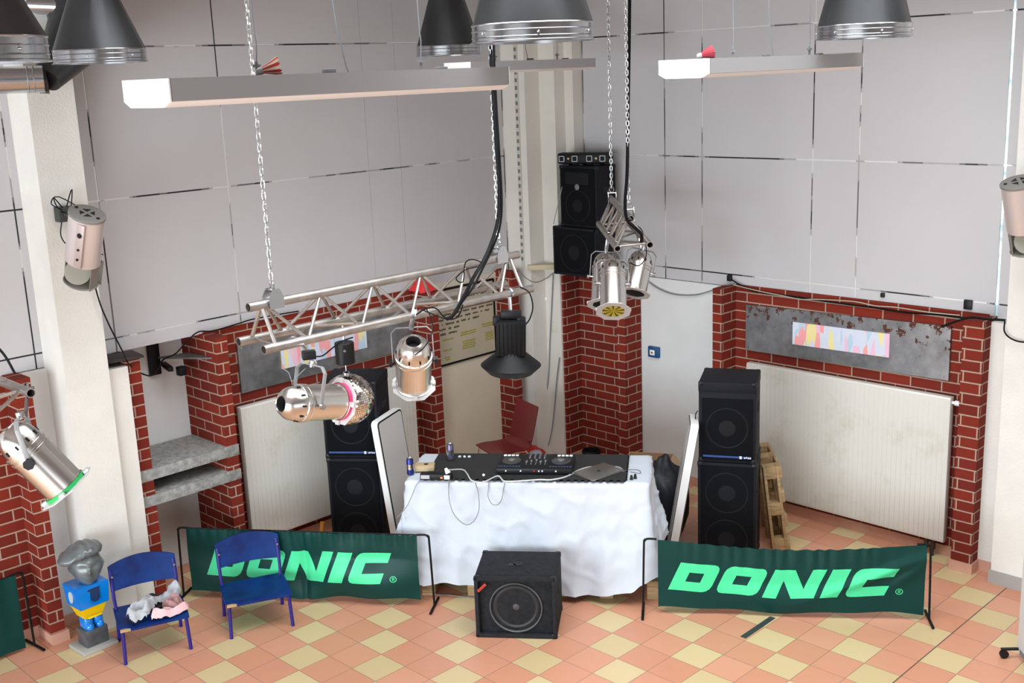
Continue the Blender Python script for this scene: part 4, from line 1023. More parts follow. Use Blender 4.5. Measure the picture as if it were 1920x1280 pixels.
# controller
Mc = TM @ Matrix.Translation((.935, .265, ZT_)); 
t = thing('dj_controller', 'black music mixing controller with white pads in the middle of the table', 'mixer', Mc.translation, TA)
mb = MB(); mb.box((0, 0, .026), (.56, .32, .044), M=Mc, bev=.006); obj('body', mb, BLKP, t)
for s in (-1, 1):
    mb = MB(); mb.lathe([(.072, .048), (.072, .056), (.066, .060), (.03, .060), (.028, .062)], Mc @ Matrix.Translation((s*.185, .0, 0)), 32, False, True); j = obj('jog_wheel', mb, mat('jog_grey', (.05, .05, .055), .35), t)
    mb = MB(); mb.lathe([(.026, .062), (.024, .064)], Mc @ Matrix.Translation((s*.185, .0, 0)), 20, False, True); obj('wheel_centre', mb, GREYP, j)
    for k in range(4):
        mb = MB(); mb.box((s*.205-.045+k*.030, .125, .051), (.024, .026, .008), M=Mc, bev=.002); obj('white_pad', mb, ENAMELW, t)
    for k in range(8):
        mb = MB(); mb.box((s*.19-.075+k*.0215, -.115, .050), (.015, .012, .005), M=Mc, bev=.001); obj('button', mb, mat('button_blue', (.03, .06, .12), .4), t)
for k in range(5):
    mb = MB(); mb.box((-.07+k*.035, -.02, .0485), (.006, .10, .002), M=Mc); mb.box((-.07+k*.035, -.03+.02*(k % 3), .056), (.014, .010, .014), M=Mc, bev=.002); obj('fader', mb, GREYP, t)
for k in range(4):
    for j in range(3): mb = MB(); mb.cyl(Mc @ V((-.055+k*.037, .06+j*.034, .048)), Mc @ V((-.055+k*.037, .06+j*.034, .062)), .007, n=10); obj('knob', mb, GREYP, t)
for k, (x, cc) in enumerate(((-.21, 'w'), (-.1, 'w'), (0, 'r'), (.035, 'w'), (.06, 'w'), (.16, 'w'))):
    mb = MB(); mb.cyl(Mc @ V((x, -.159, .03)), Mc @ V((x, -.164, .03)), .006, n=8); obj('socket_light', mb, mat('socket_red', (.6, .02, .02), .4) if cc == 'r' else ENAMELW, t)
# laptop
Ml = Matrix.Translation((5.965, 5.175, ZT_)) @ Matrix.Rotation(math.radians(-7), 4, 'Z')
t = thing('laptop', 'closed silver laptop lying crooked on the right of the foam mat', 'laptop', Ml.translation)
mb = MB(); mb.box((0, 0, .006), (.305, .215, .011), M=Ml, bev=.003); obj('base', mb, ALU, t)
mb = MB(); mb.box((0, 0, .0145), (.305, .215, .005), M=Ml, bev=.002); ld = obj('lid', mb, mat('laptop_lid', (.30, .29, .27), .35, .8), t)
mb = MB(); mb.lathe([(.013, 0), (.012, .0006)], Ml @ Matrix.Translation((0, 0, .0172)) @ Matrix.Diagonal((1, 1.15, 1, 1)), 16); mb.prism([(.0, .014), (.006, .019), (.010, .026), (.003, .020)], .0006, Ml @ Matrix.Translation((0, 0, .0172))); obj('lid_logo', mb, DARK, ld)
def tbl(px, py, z=ZT_): return FZ(px, py, z)
# power strip box
p = (tbl(788, 900)+tbl(846, 900))/2; q = TM.inverted() @ p; Mq = TM @ Matrix.Translation((q.x, q.y+.03, ZT_))
t = thing('power_strip', 'black interface box with white plugs at the front left of the foam mat', 'electronics', Mq.translation, TA)
mb = MB(); mb.box((0, 0, .022), (.235, .06, .042), M=Mq, bev=.004); obj('body', mb, BLKP, t)
mb = MB(); mb.box((-.078, -.031, .024), (.065, .003, .028), M=Mq); obj('label_plate', mb, mat('label_grey', (.42, .45, .48), .5), t)
mb = MB(); mb.box((.085, -.034, .024), (.042, .010, .030), M=Mq, bev=.003); obj('white_plug', mb, ENAMELW, t)
mb = MB(); mb.box((.045, -.032, .020), (.018, .004, .014), M=Mq); obj('orange_switch', mb, mat('orange_switch', (.8, .25, .08), .4), t)
mb = MB(); mb.cyl(Mq @ V((.09, .0, .043)), Mq @ V((.07, .01, .080)), .022, .010, n=10); obj('travel_plug', mb, ENAMELW, t)
# cans
def can(p, label, m_):
    t = thing('drink_can', label, 'can', p, 0, 'slim drink cans on the table'); M = Matrix.Translation(p)
    mb = MB(); mb.lathe([(.020, 0), (.0265, .008), (.0265, .118), (.021, .130)], M, 24, True, False); obj('body', mb, m_, t)
    mb = MB(); mb.lathe([(.0215, .129), (.022, .132), (.019, .132), (.018, .128)], M, 20, False, True); obj('lid', mb, GALVB, t)
    mb = MB(); mb.lathe([(.0269, .045), (.0269, .085)], M, 24, False, False); obj('silver_band', mb, GALVB, t)
p = tbl(770, 890, .926); can(V((p.x, p.y, .928)), 'slim blue and silver can at the left front corner of the table', mat('can_blue', (.02, .03, .18), .3, .6))
p = tbl(845, 862); can(V((p.x, p.y, ZT_)), 'slim silver and violet can at the rear edge of the table', mat('can_violet', (.14, .12, .20), .3, .6))
# cardboard piece with dark hole, small stuff
p = tbl(797, 880); Mk = Matrix.Translation(p) @ Matrix.Rotation(TA+.1, 4, 'Z')
t = thing('cardboard_sleeve', 'small pale cardboard sleeve with a round dark hole behind the power strip', 'cardboard', p)
mb = MB(); mb.box((0, 0, .022), (.145, .09, .04), M=Mk, bev=.002); obj('body', mb, mat('pale_card', (.50, .38, .22), .8), t)
mb = MB(); mb.lathe([(.017, .0425), (.017, .0435)], Mk @ Matrix.Translation((.01, .0, 0)), 16); obj('hole', mb, DARK, t)
for i, (px, py) in enumerate(((1184, 899), (1191, 897))):
    p = tbl(px, py, .927); mb = MB(); mb.cyl(p+V((0, 0, .003)), p+V((0, 0, .034)), .013, .008, n=12); obj('cable_connector', mb, BLKP, label=('left' if i == 0 else 'right')+'-hand small black plug standing on the cloth right of the mat', cat='plug', group='small black plugs on the cloth')
p = tbl(907, 893); mb = MB(); mb.sphere(p+V((0, 0, .011)), .011, u=12, v=8); obj('white_plug_ball', mb, ENAMELW, label='tiny white plug on the foam mat left of the controller', cat='plug')
mb = MB()
for k in range(3): mb.box(tbl(862+k*9, 857)+V((0, 0, .006)), (.022, .018, .012), bev=.003, rz=k)
obj('paper_scraps', mb, ENAMELW, label='crumpled white paper scraps beside the rear can on the mat', cat='paper')
# cables on the table
def ptube(name, pts, r, m_, label, n=6, sm=4):
    mb = MB(); mb.tube(pts, r, n=n, smooth=sm); return obj(name, mb, m_, label=label, cat='cable', angle=60)
zc = ZT_+.006
ptube('white_cable', [tbl(a, b, zc) for a, b in ((838, 881), (866, 880), (876, 888), (884, 900), (905, 904), (933, 892), (944, 901), (962, 902))]+[tbl(a, b, zc) for a, b in ((1010, 899), (1034, 899), (1062, 893), (1088, 880), (1110, 875), (1140, 874), (1160, 876), (1168, 881))], .0055, CABLEW, 'thick white cable winding across the black foam mat', sm=5)
def tfront(px, py, off=-.045):
    r = ray(px, py); Mi = TM.inverted(); o = Mi @ EYE; d = Mi.to_3x3() @ r; k = (off-o.y)/d.y; return EYE+r*k
ptube('thin_cable', [tbl(842, 898, zc)]+[tfront(a, b, c) for a, b, c in ((841, 914, -.03), (843, 940, -.075), (852, 965, -.10), (872, 983, -.115), (888, 977, -.11), (898, 955, -.09), (897, 925, -.06))]+[tfront(893, 910, -.02), tbl(890, 902, zc)], .0028, CABLEG, 'thin grey cable hanging in the long loop down the cloth front')
ptube('thin_cable', [tbl(917, 900, zc)]+[tfront(a, b, c) for a, b, c in ((916, 914, -.03), (915, 930, -.065), (922, 944, -.08), (933, 946, -.085), (941, 935, -.07), (944, 916, -.03))]+[tbl(947, 904, zc)], .0028, CABLEG, 'thin grey cable hanging in the short loop down the cloth front')
ptube('thin_cable', [tbl(800, 893, zc), tfront(783, 905, -.03), tfront(772, 930, -.08), tfront(762, 950, -.10), tfront(745, 970, -.13)], .0028, CABLEG, 'thin grey cable running down the left corner of the cloth')
ptube('thin_cable', [tbl(1168, 884, zc), tbl(1180, 880, .931), tbl(1198, 881, .931), tbl(1200, 887, .931), tbl(1182, 884, .931)], .0025, CABLEG, 'thin grey cable on the cloth beside the two black plugs')

# ---- chairs
def blue_chair(c, rz, label, chipped):
    t = thing('low_chair', label, 'chair', c, rz, 'low blue chairs'); M = MW[t]; w, d = .46, .37; zs = .265
    def seat(u, v):
        x = (u-.5)*w*(1+.02*math.sin(PI*v)); y = (v-.5)*d
        return V((x, y, zs-.012*math.sin(PI*u)**.5*math.sin(PI*v)+(.0 if v > .12 else -.012*(1-v/.12)**2)))
    mb = MB(); mb.grid(20, 16, lambda u, v: M @ seat(u, v)); mb.grid(20, 16, lambda u, v: M @ (seat(u, v)-V((0, 0, .016))))
    nb = MB()
    bmesh.ops.remove_doubles(mb.bm, verts=mb.bm.verts[:], dist=1e-5)
    be = [e for e in mb.bm.edges if e.is_boundary]; bmesh.ops.bridge_loops(mb.bm, edges=be)
    s_ = obj('seat', mb, BLUEC, t, angle=50)
    if chipped: mb = MB(); mb.prism([(-w/2+.002, -d/2-.002), (-w/2+.07, -d/2-.002), (-w/2+.03, -d/2+.02), (-w/2+.004, -d/2+.015)], .019, M @ Matrix.Translation((0, 0, zs-.026))); obj('chipped_corner', mb, WOODL, s_, label='bare wood at the chipped front corner')
    def back(u, v):
        x = (u-.5)*w*1.0; zt = .556+.045*math.sin(PI*u)**.8; zb = .388+.008*math.sin(PI*u)
        y = d/2-.01+.045*math.sin(PI*u)*.6+.045*v; return V((x, y, zb+(zt-zb)*v))
    mb = MB(); mb.grid(20, 8, lambda u, v: M @ back(u, v)); mb.grid(20, 8, lambda u, v: M @ (back(u, v)+V((0, .014, 0))))
    be = [e for e in mb.bm.edges if e.is_boundary]; bmesh.ops.bridge_loops(mb.bm, edges=be); obj('backrest', mb, BLUEC, t, angle=50)
    r = .0125
    for sx in (-1, 1):
        mb = MB(); x = sx*(w/2-.02); mb.cyl(M @ V((x*1.04, -d/2+.005, 0)), M @ V((x, -d/2+.03, zs-.02)), r, n=12); obj('leg', mb, BLUEL, t)
        mb = MB(); mb.cyl(M @ V((x*1.02, d/2+.02, 0)), M @ V((x, d/2-.03, zs-.02)), r, n=12); obj('leg', mb, BLUEL, t)
        mb = MB(); mb.tube([M @ V((x, d/2-.03, zs-.02)), M @ V((x*1.03, d/2-.015, zs+.06)), M @ V((x*1.03, d/2+.003, .42)), M @ V((x*1.02, d/2+.035, .53))], .012, n=10, smooth=3); obj('back_post', mb, BLUEL, t)
        mb = MB(); mb.cyl(M @ V((x, -d/2+.03, zs-.03)), M @ V((x, d/2-.03, zs-.03)), .010, n=8); obj('side_rail', mb, BLUEL, t)
        mb = MB(); mb.cyl(M @ V((sx*(w/2-.018), d/2+.003, .50)), M @ V((sx*(w/2-.018), d/2+.010-.03, .50)), .007, n=10); obj('screw_cap', mb, GALVB, t)
    for y in (-d/2+.04, d/2-.04): mb = MB(); mb.cyl(M @ V((-w/2+.02, y, zs-.03)), M @ V((w/2-.02, y, zs-.03)), .010, n=8); obj('cross_rail', mb, BLUEL, t)
    return M
bd = V((.337, .941, 0)); c1 = V((3.230, 6.838, 0))+bd*.185
MC1 = blue_chair(c1, math.radians(-19.7), 'low blue chair with a heap of clothes on its seat beside the statue', True)
bd = V((.395, .918, 0)); c2 = V((3.905, 6.59, 0))+bd*.185
blue_chair(c2, math.radians(-23.3), 'empty low blue chair in front of the left green banner', True)
# clothes
def cloth_heap(name, cx, cy, pts, h, m_, label, seed, z0=.262, noise_s=16, amp=.35):
    mb = MB(); n = 46
    xs = [p[0] for p in pts]; ys = [p[1] for p in pts]; x0_, x1_, y0_, y1_ = min(xs), max(xs), min(ys), max(ys)
    def inside(x, y):
        c_ = False; dmin = 9
        for i in range(len(pts)):
            (ax_, ay_), (bx_, by_) = pts[i], pts[(i+1) % len(pts)]
            if (ay_ > y) != (by_ > y) and x < (bx_-ax_)*(y-ay_)/(by_-ay_)+ax_: c_ = not c_
            dx, dy = bx_-ax_, by_-ay_; tt = max(0, min(1, ((x-ax_)*dx+(y-ay_)*dy)/(dx*dx+dy*dy+1e-9))); dmin = min(dmin, math.hypot(x-ax_-tt*dx, y-ay_-tt*dy))
        return dmin if c_ else -dmin
    G = {}
    for i in range(n+1):
        for j in range(n+1):
            x = x0_+(x1_-x0_)*i/n; y = y0_+(y1_-y0_)*j/n; d_ = inside(x, y)
            if d_ > -.006:
                k = min(1, max(0, d_+.006)/.022)**.55
                nz = noise.noise(V((x*noise_s, y*noise_s*.6, seed)))+.5*noise.noise(V((x*noise_s*2.3, y*noise_s*2, seed+3)))
                rid = 1-abs(noise.noise(V((x*noise_s*.9+seed, y*noise_s*1.3, seed*2))))*2
                G[i, j] = mb.bm.verts.new(MC1 @ V(((cx+x)*1.18-.018, (cy+y)*1.12+.004, z0+k*h*1.15*(.62+amp*nz+.34*rid))))
    for i in range(n):
        for j in range(n):
            q = [(i, j), (i+1, j), (i+1, j+1), (i, j+1)]
            if all(k in G for k in q): mb.bm.faces.new([G[k] for k in q])
    for _ in range(2): bmesh.ops.smooth_vert(mb.bm, verts=mb.bm.verts[:], factor=.5, use_axis_x=True, use_axis_y=True, use_axis_z=True)
    return obj(name, mb, m_, label=label, cat='clothing', group='clothes heaped on the left blue chair', angle=70)
GH = mat('grey_jersey', (.46, .48, .50), .95, var=.18, vscale=30); PK = mat('pink_fabric', (.80, .50, .52), .9, var=.1, vscale=20); BKF = mat('black_fabric', (.02, .02, .025), .9); DP = mat('dusky_pink_fabric', (.40, .22, .21), .9)
cloth_heap('black_shirt', 0, 0, [(-.07, .0), (-.05, .13), (.05, .16), (.17, .14), (.16, .02), (.02, -.02)], .05, BKF, 'black garment at the back of the clothes heap', 4.2)
cloth_heap('grey_hoodie', 0, 0, [(-.135, -.12), (-.11, -.03), (-.03, .02), (.0, .10), (.03, .13), (.05, .08), (.10, .08), (.14, .15), (.20, .165), (.215, .10), (.19, .03), (.13, .02), (.06, -.02), (.02, -.08), (-.02, -.155), (-.06, -.145), (-.09, -.165)], .105, GH, 'pale grey hooded jumper lying across the clothes heap', 1.3)
cloth_heap('dusky_shirt', 0, 0, [(.08, -.02), (.14, .04), (.19, .03), (.20, -.03), (.16, -.10), (.11, -.09)], .085, DP, 'dusky pink garment between grey jumper and light pink one', 7.7)
cloth_heap('pink_shirt', 0, 0, [(.0, -.15), (.01, -.09), (.05, -.06), (.09, -.09), (.14, -.11), (.20, -.06), (.225, -.08), (.215, -.12), (.15, -.15), (.08, -.165)], .06, PK, 'light pink garment at the front of the clothes heap', 2.9)

# red shell chair
cc = FZ(948, 838, .45); cc.z = 0; fd = (-CR*.85-CF*.5); fd.z = 0; fd.normalize(); rz = math.atan2(fd.y, fd.x)+PI/2
t = thing('shell_chair', 'dark red plywood chair with chrome legs behind the white table', 'chair', cc, rz); M = MW[t]
def shell(u, v):   # v 0 front .. 1 top of back
    w = (.40-.03*abs(v-.5)); x = (u-.5)*w
    pr = [(-.21, .455), (-.12, .462), (.0, .450), (.11, .448), (.17, .480), (.195, .55), (.225, .66), (.25, .75), (.27, .83)]
    k = v*(len(pr)-1); i = min(int(k), len(pr)-2); f = k-i
    y = pr[i][0]*(1-f)+pr[i+1][0]*f; z = pr[i][1]*(1-f)+pr[i+1][1]*f
    return V((x, y-.02*(2*u-1)**2*(1 if v > .5 else 0), z+.012*(2*u-1)**2))
mb = MB(); mb.grid(12, 28, lambda u, v: M @ shell(u, v)); mb.grid(12, 28, lambda u, v: M @ (shell(u, v)-V((0, -.007 if v > .55 else 0, .009))))
be = [e for e in mb.bm.edges if e.is_boundary]; bmesh.ops.bridge_loops(mb.bm, edges=be); obj('shell', mb, REDW, t, angle=60)
for s in (-1, 1):
    mb = MB(); mb.tube([M @ V((s*.20, -.20, 0)), M @ V((s*.19, -.18, .38)), M @ V((s*.175, -.14, .435)), M @ V((s*.16, .08, .435)), M @ V((s*.18, .14, .39)), M @ V((s*.20, .24, 0))], .011, n=10, smooth=5); obj('leg', mb, CHROME, t)
mb = MB(); mb.cyl(M @ V((-.165, .0, .436)), M @ V((.165, .0, .436)), .009); obj('cross_rail', mb, CHROME, t)

# ---- statue
sc = V((3.005, 7.350, 0)); t = thing('painted_statue', 'small painted figure with grey head, blue chest and yellow waist on a plinth', 'sculpture', sc, math.radians(3)); M = MW[t]
mb = MB(); mb.box((0, 0, .014), (.255, .225, .028), M=M, bev=.003); obj('plinth', mb, mat('plinth_grey', (.42, .40, .37), .7, var=.2), t)
STG = mat('statue_dark_paint', (.085, .10, .11), .35, col2=(.05, .055, .06), vscale=12, coat=.3)
STH = mat('statue_grey_paint', (.15, .175, .18), .34, col2=(.075, .085, .09), vscale=9, coat=.5)
STB = mat('statue_blue_paint', (.0, .20, .66), .25, coat=.5); STY = mat('statue_yellow_paint', (.86, .58, .0), .3, coat=.3)
mb = MB(); mb.box((0.005, 0, .090), (.165, .135, .124), M=M, bev=.008); obj('base_block', mb, STG, t)
for s in (-1, 1):
    mb = MB(); mb.box((s*.037+.005, 0, .195), (.068, .105, .10), M=M, bev=.026, seg=3); mb.sphere(M @ V((s*.037+.005, -.045, .170)), .030, u=14, v=10); obj('leg', mb, STB, t)
def frustum(mb, a, b, z0, z1, M): 
    q0 = [M @ V((x*a[0]/2, y*a[1]/2, z0)) for x, y in ((-1, -1), (1, -1), (1, 1), (-1, 1))]; q1 = [M @ V((x*b[0]/2, y*b[1]/2, z1)) for x, y in ((-1, -1), (1, -1), (1, 1), (-1, 1))]
    A = [mb.bm.verts.new(p) for p in q0]; B_ = [mb.bm.verts.new(p) for p in q1]; mb.bm.faces.new(A[::-1]); mb.bm.faces.new(B_)
    for i in range(4): mb.bm.faces.new((A[i], A[(i+1) % 4], B_[(i+1) % 4], B_[i]))
    bmesh.ops.bevel(mb.bm, geom=mb.bm.edges[:], offset=.006, segments=2, affect='EDGES')
mb = MB(); frustum(mb, (.13, .12), (.20, .18), .238, .338, M); obj('waist', mb, STY, t)
mb = MB(); mb.box((-.01, -.098, .262), (.10, .014, .012), M=M, bev=.004); obj('belt_fold', mb, STY, t)
mb = MB(); frustum(mb, (.215, .19), (.240, .21), .330, .492, M); to = obj('torso', mb, STB, t)
mb = MB()
pl = [(-.042, .055), (-.055, .050), (-.055, .040), (-.036, .036), (-.038, -.025), (-.02, -.045), (.012, -.045), (.030, -.025), (.034, .045), (.045, .058)]
mb.prism(pl[::-1], .004, M @ Matrix.Translation((.01, -.103, .415)) @ Matrix.Rotation(PI/2-.06, 4, 'X')); obj('chest_mark', mb, mat('statue_navy', (.008, .03, .10), .3), to)
mb = MB(); mb.lathe([(.030, 0), (.029, .004)], M @ Matrix.Translation((-.1165, .0, .412)) @ Matrix.Rotation(-PI/2, 4, 'Y') @ Matrix.Diagonal((1.45, 1, 1, 1)), 20); obj('side_mark', mb, mat('statue_pale', (.45, .52, .56), .5), to)
# head: one sculpted surface
Mh = M @ Matrix.Translation((.016, -.012, .606)) @ Matrix.Scale(1.12, 4) @ Matrix.Rotation(-.30, 4, 'Z')
tb = bmesh.new(); bmesh.ops.create_uvsphere(tb, u_segments=48, v_segments=36, radius=1)
def gs(x, y, z, cx, cz, sx, sz): return math.exp(-((x-cx)/sx)**2-((z-cz)/sz)**2) if y < 0 else 0
for v_ in tb.verts:
    x, y, z = v_.co; f = 0
    f += .14*gs(x, y, z, 0, -.10, .13, .20) + .10*gs(x, y, z, 0, .12, .10, .25)        # nose
    f -= .13*gs(x, y, z, -.36, .14, .20, .12) + .13*gs(x, y, z, .36, .14, .20, .12)      # sockets
    f += .05*gs(x, y, z, -.36, .12, .09, .06)+.05*gs(x, y, z, .36, .12, .09, .06)        # eyes
    f += .07*gs(x, y, z, 0, .33, .6, .08)                                               # brow
    f += .11*gs(x, y, z, 0, -.40, .22, .06) - .09*gs(x, y, z, 0, -.46, .24, .03) + .09*gs(x, y, z, 0, -.53, .20, .06)   # lips
    f += .12*gs(x, y, z, 0, -.80, .25, .15)                                             # chin
    wx = .098*(1.0 if z > -.1 else 1.0+.32*(z+.1))
    for s in (-1, 1): f2 = math.exp(-((x-s*.97)/.15)**2-((z+.0)/.20)**2-((y-.05)/.22)**2); x += s*f2*.12
    v_.co = V((x*wx, (y-(f if y < 0 else 0))*.098, z*.125))
mb = MB(); mb._merge(tb, Mh); hd = obj('head', mb, STH, t, angle=80)
tb = bmesh.new(); bmesh.ops.create_uvsphere(tb, u_segments=40, v_segments=24, radius=1)
for v_ in tb.verts:
    x, y, z = v_.co
    k = max(0, -x); zz = z*.046; zz = max(zz, -.045+.06*max(0, -y)*0)
    X = x*(.118+.035*k); Yv_ = y*.108-(.03*k if y < 0 else 0); Z = zz+.025*(1-k)-.022*k*k+.006*math.sin(x*16+y*5)
    v_.co = V((X-.012, Yv_-.006, Z+.088))
mb = MB(); mb._merge(tb, Mh); obj('swept_hair', mb, STH, hd, angle=80)

# ---- banners ----------------------------------------------------------------
LET = {
 'D': (1.45, [[(0, 0), (.46, 0), (.46, 1), (0, 1)], [(.46, .67), (.98, .67), (.98, 1), (.46, 1)], [(.46, 0), (.98, 0), (.98, .34), (.46, .34)], [(.98, 0), (1.20, .0), (1.33, .04), (1.42, .13), (1.45, .26), (1.45, .76), (1.42, .88), (1.33, .97), (1.22, 1), (.98, 1)]]),
 'O': (1.45, [[(.25, 0), (.46, 0), (.46, 1), (.25, 1), (.12, .97), (.03, .88), (0, .76), (0, .24), (.03, .12), (.12, .03)], [(.46, .67), (.98, .67), (.98, 1), (.46, 1)], [(.46, 0), (.98, 0), (.98, .34), (.46, .34)], [(.98, 0), (1.20, .0), (1.33, .04), (1.42, .13), (1.45, .26), (1.45, .76), (1.42, .88), (1.33, .97), (1.22, 1), (.98, 1)]]),
 'N': (1.78, [[(0, 0), (.48, 0), (.48, .55), (.48, 1), (0, 1)], [(.48, 1), (.48, .60), (1.0, 0), (1.40, 0), (1.30, .30), (.70, 1)], [(1.30, .28), (1.36, 0), (1.78, 0), (1.78, 1), (1.30, 1)]]),
 'I': (.62, [[(0, 0), (.62, 0), (.62, 1), (0, 1)]]),
 'C': (1.40, [[(.25, 0), (.48, 0), (.48, 1), (.25, 1), (.12, .97), (.03, .88), (0, .76), (0, .24), (.03, .12), (.12, .03)], [(.48, .66), (1.40, .66), (1.40, 1), (.48, 1)], [(.48, 0), (1.40, 0), (1.40, .34), (.48, .34)]]),
}
def banner(A, Bp, zt, zb, s0, s1, label, sag, foldf, text=None, full_rod=True, polesA=True, polesB=True):
    A = V((*A, 0)); Bp = V((*Bp, 0)); D = Bp-A; Ln = D.length; D.normalize(); Nn = V((D.y, -D.x, 0))
    if Nn.dot(EYE-A) < 0: Nn = -Nn
    t = thing('banner_stand', label, 'banner', (A+Bp)/2, math.atan2(D.y, D.x), 'dark green banner stands')
    def surf(s, h):     # s along metres fraction, h 0 bottom..1 top
        ztop = zt-sag*math.sin(PI*(s-s0)/(s1-s0))**1.2 if s0 <= s <= s1 else zt
        zbot = zb+.012*math.sin(s*9+.5)+.006*math.sin(s*23)
        return A+D*(s*Ln)+Nn*foldf(s, h)+V((0, 0, zbot+(ztop-zbot)*h))
    mb = MB(); mb.grid(170, 44, lambda u, v: surf(s0+(s1-s0)*u, v)); fb = obj('cloth', mb, GREEN, t, angle=80)
    if text:
        ts, th0, th1, sx = text; x = 0
        def put(polys, X0, sxx, h0, h1, nm, shear=.47):
            bm2 = bmesh.new(); Hm = (h1-h0)
            for P in polys:
                vs = [bm2.verts.new(V((px, py, 0))) for px, py in P]; bm2.faces.new(vs)
            for k in range(1, 30): bmesh.ops.bisect_plane(bm2, geom=bm2.verts[:]+bm2.edges[:]+bm2.faces[:], plane_co=V((k*.075, 0, 0)), plane_no=V((1, 0, 0)))
            for k in range(1, 14): bmesh.ops.bisect_plane(bm2, geom=bm2.verts[:]+bm2.edges[:]+bm2.faces[:], plane_co=V((0, k/14, 0)), plane_no=V((0, 1, 0)))
            bmesh.ops.remove_doubles(bm2, verts=bm2.verts[:], dist=1e-4)
            for v_ in bm2.verts:
                px, py = v_.co.x, v_.co.y
                sm = ts*Ln+(X0+px+shear*py)*sxx; v_.co = surf(sm/Ln, h0+Hm*py)+Nn*.0025
            m2 = MB(); m2._merge(bm2); obj(nm, m2, MINT, fb, angle=80)
        for ch in 'DONIC':
            w_, polys = LET[ch]; put(polys, x, sx, th0, th1, 'letter'); x += w_+.20
        # registered mark
        R0 = x*sx+.035; polys = []
        for k in range(16):
            a, b_ = 2*PI*k/16, 2*PI*(k+1)/16; polys.append([(.5+.5*math.cos(a), .5+.5*math.sin(a)), (.5+.5*math.cos(b_), .5+.5*math.sin(b_)), (.5+.39*math.cos(b_), .5+.39*math.sin(b_)), (.5+.39*math.cos(a), .5+.39*math.sin(a))])
        polys += [[(.35, .25), (.44, .25), (.44, .75), (.35, .75)], [(.44, .67), (.62, .67), (.66, .75), (.44, .75)], [(.58, .50), (.67, .52), (.67, .72), (.58, .70)], [(.44, .46), (.64, .46), (.62, .54), (.44, .54)], [(.50, .46), (.60, .46), (.70, .25), (.61, .25)]]
        put(polys, (R0)/.052, .052, th0+.01, th0+.01+.05/(zt-zb), 'registered_mark', 0)
    r = .008
    def pole(P, sgn, inner):
        mb = MB(); mb.tube([P+D*inner*sgn+V((0, 0, zt)), P+D*(.03*sgn)+V((0, 0, zt+.002)), P+D*(.008*sgn)+V((0, 0, zt-.012)), P+V((0, 0, zt-.05)), P-D*(sgn*.012)+V((0, 0, .012))], r, n=10, smooth=4); obj('pole', mb, BLKM, t)
        mb = MB(); q = P-D*(sgn*.012)+V((0, 0, .012)); mb.cyl(q-Nn*.13, q+Nn*.13, .010, n=10); obj('foot', mb, BLKM, t)
    if polesA: pole(A, 1, .09)
    if polesB: pole(Bp, -1, .09)
    if full_rod: mb = MB(); mb.cyl(A+D*.05+V((0, 0, zt)), Bp-D*.05+V((0, 0, zt)), .006, n=8); obj('top_rod', mb, BLKM, t)
    return t
def foldL(s, h):
    k = .5
    seam = -.018*math.exp(-((s-.505)/.012)**2)
    belly = .050*math.exp(-((s-.74)/.16)**2)*math.sin(PI*min(1, max(0, (.62-h)/.62)))**1 if h < .62 else 0
    diag = .016*math.sin((s*26-h*6))*math.exp(-((s-.60)/.14)**2)*(1-h)**.5
    top = .006*math.sin(s*150)*max(0, (h-.75)/.25)
    return .012+seam+belly+diag+top+.006*math.sin(s*17+h*4)*(1-h*.6)+.02*noise.noise(V((s*7, h*2.5, 2)))*(1-h*.7)
def foldR(s, h):
    gather = .010*math.sin(s*130+math.sin(s*40))*max(0, (h-.62)/.38)**.8*math.exp(-((s-.5)/.32)**4)
    d = (h-.12)-(s-.52)*1.55; ridge = .030*math.exp(-(d/.075)**2)*math.exp(-((s-.82)/.20)**2)
    d2 = (h-.35)-(s-.86)*3.2; ridge += .016*math.exp(-(d2/.09)**2)*math.exp(-((s-.93)/.07)**2)
    sweep = .022*math.sin(PI*min(1, h/.45))*math.exp(-((s-.50)/.22)**2) if h < .45 else 0
    return .012+gather+ridge+sweep+.008*math.sin(s*11+1)*(1-h)+.012*noise.noise(V((s*6, h*2, 8)))*(1-h*.6)
banner((3.835, 7.548), (4.965, 5.955), .568, .050, .035, .955, 'dark green banner with mint lettering behind the blue chairs', .0, foldL, text=(.105, .27, .71, .1830))
banner((5.905, 4.715), (7.075, 3.150), .568, .045, .050, .985, 'dark green banner with mint lettering in front of the right speaker tower', .055, foldR, text=(.085, .26, .69, .1985), full_rod=False)
banner((1.10, 7.50), (2.705, 7.665), .575, .02, .02, .965, 'plain dark green banner cut off by the left picture edge', .0, lambda s, h: .01+.006*math.sin(s*60)*h, full_rod=True, polesA=False)

# ---- small things behind the table
bb = V((7.30, 5.78, 0))
t = thing('cardboard_box', 'open brown cardboard box between the white table and the right speaker tower', 'box', bb, .5); M = MW[t]
mb = MB()
for x, y, sx, sy in ((0, -.19, .5, .008), (0, .19, .5, .008), (-.25, 0, .008, .38), (.25, 0, .008, .38)): mb.box((x, y, .26), (sx, sy, .52), M=M)
mb.box((0, 0, .006), (.5, .38, .008), M=M); obj('body', mb, CARD, t)
for s, a in ((-1, .9), (1, -.9)): mb = MB(); mb.box((s*.05*0, 0, 0), (.5, .15, .006), M=M @ Matrix.Translation((0, s*.19, .52)) @ Matrix.Rotation(a, 4, 'X') @ Matrix.Translation((0, s*.075, 0))); obj('flap', mb, mat('card_light', (.55, .40, .24), .85), t)
p = V((6.98, 5.36, 0)); mb = MB(); tb = bmesh.new(); bmesh.ops.create_uvsphere(tb, u_segments=36, v_segments=24, radius=1)
for v_ in tb.verts:
    q = v_.co; k = 1+.10*noise.noise(q*2.2)+.04*noise.noise(q*6); v_.co = V((q.x*.20*k, q.y*.20*k, (max(q.z, -.92)+.92)/1.92*.74*k))
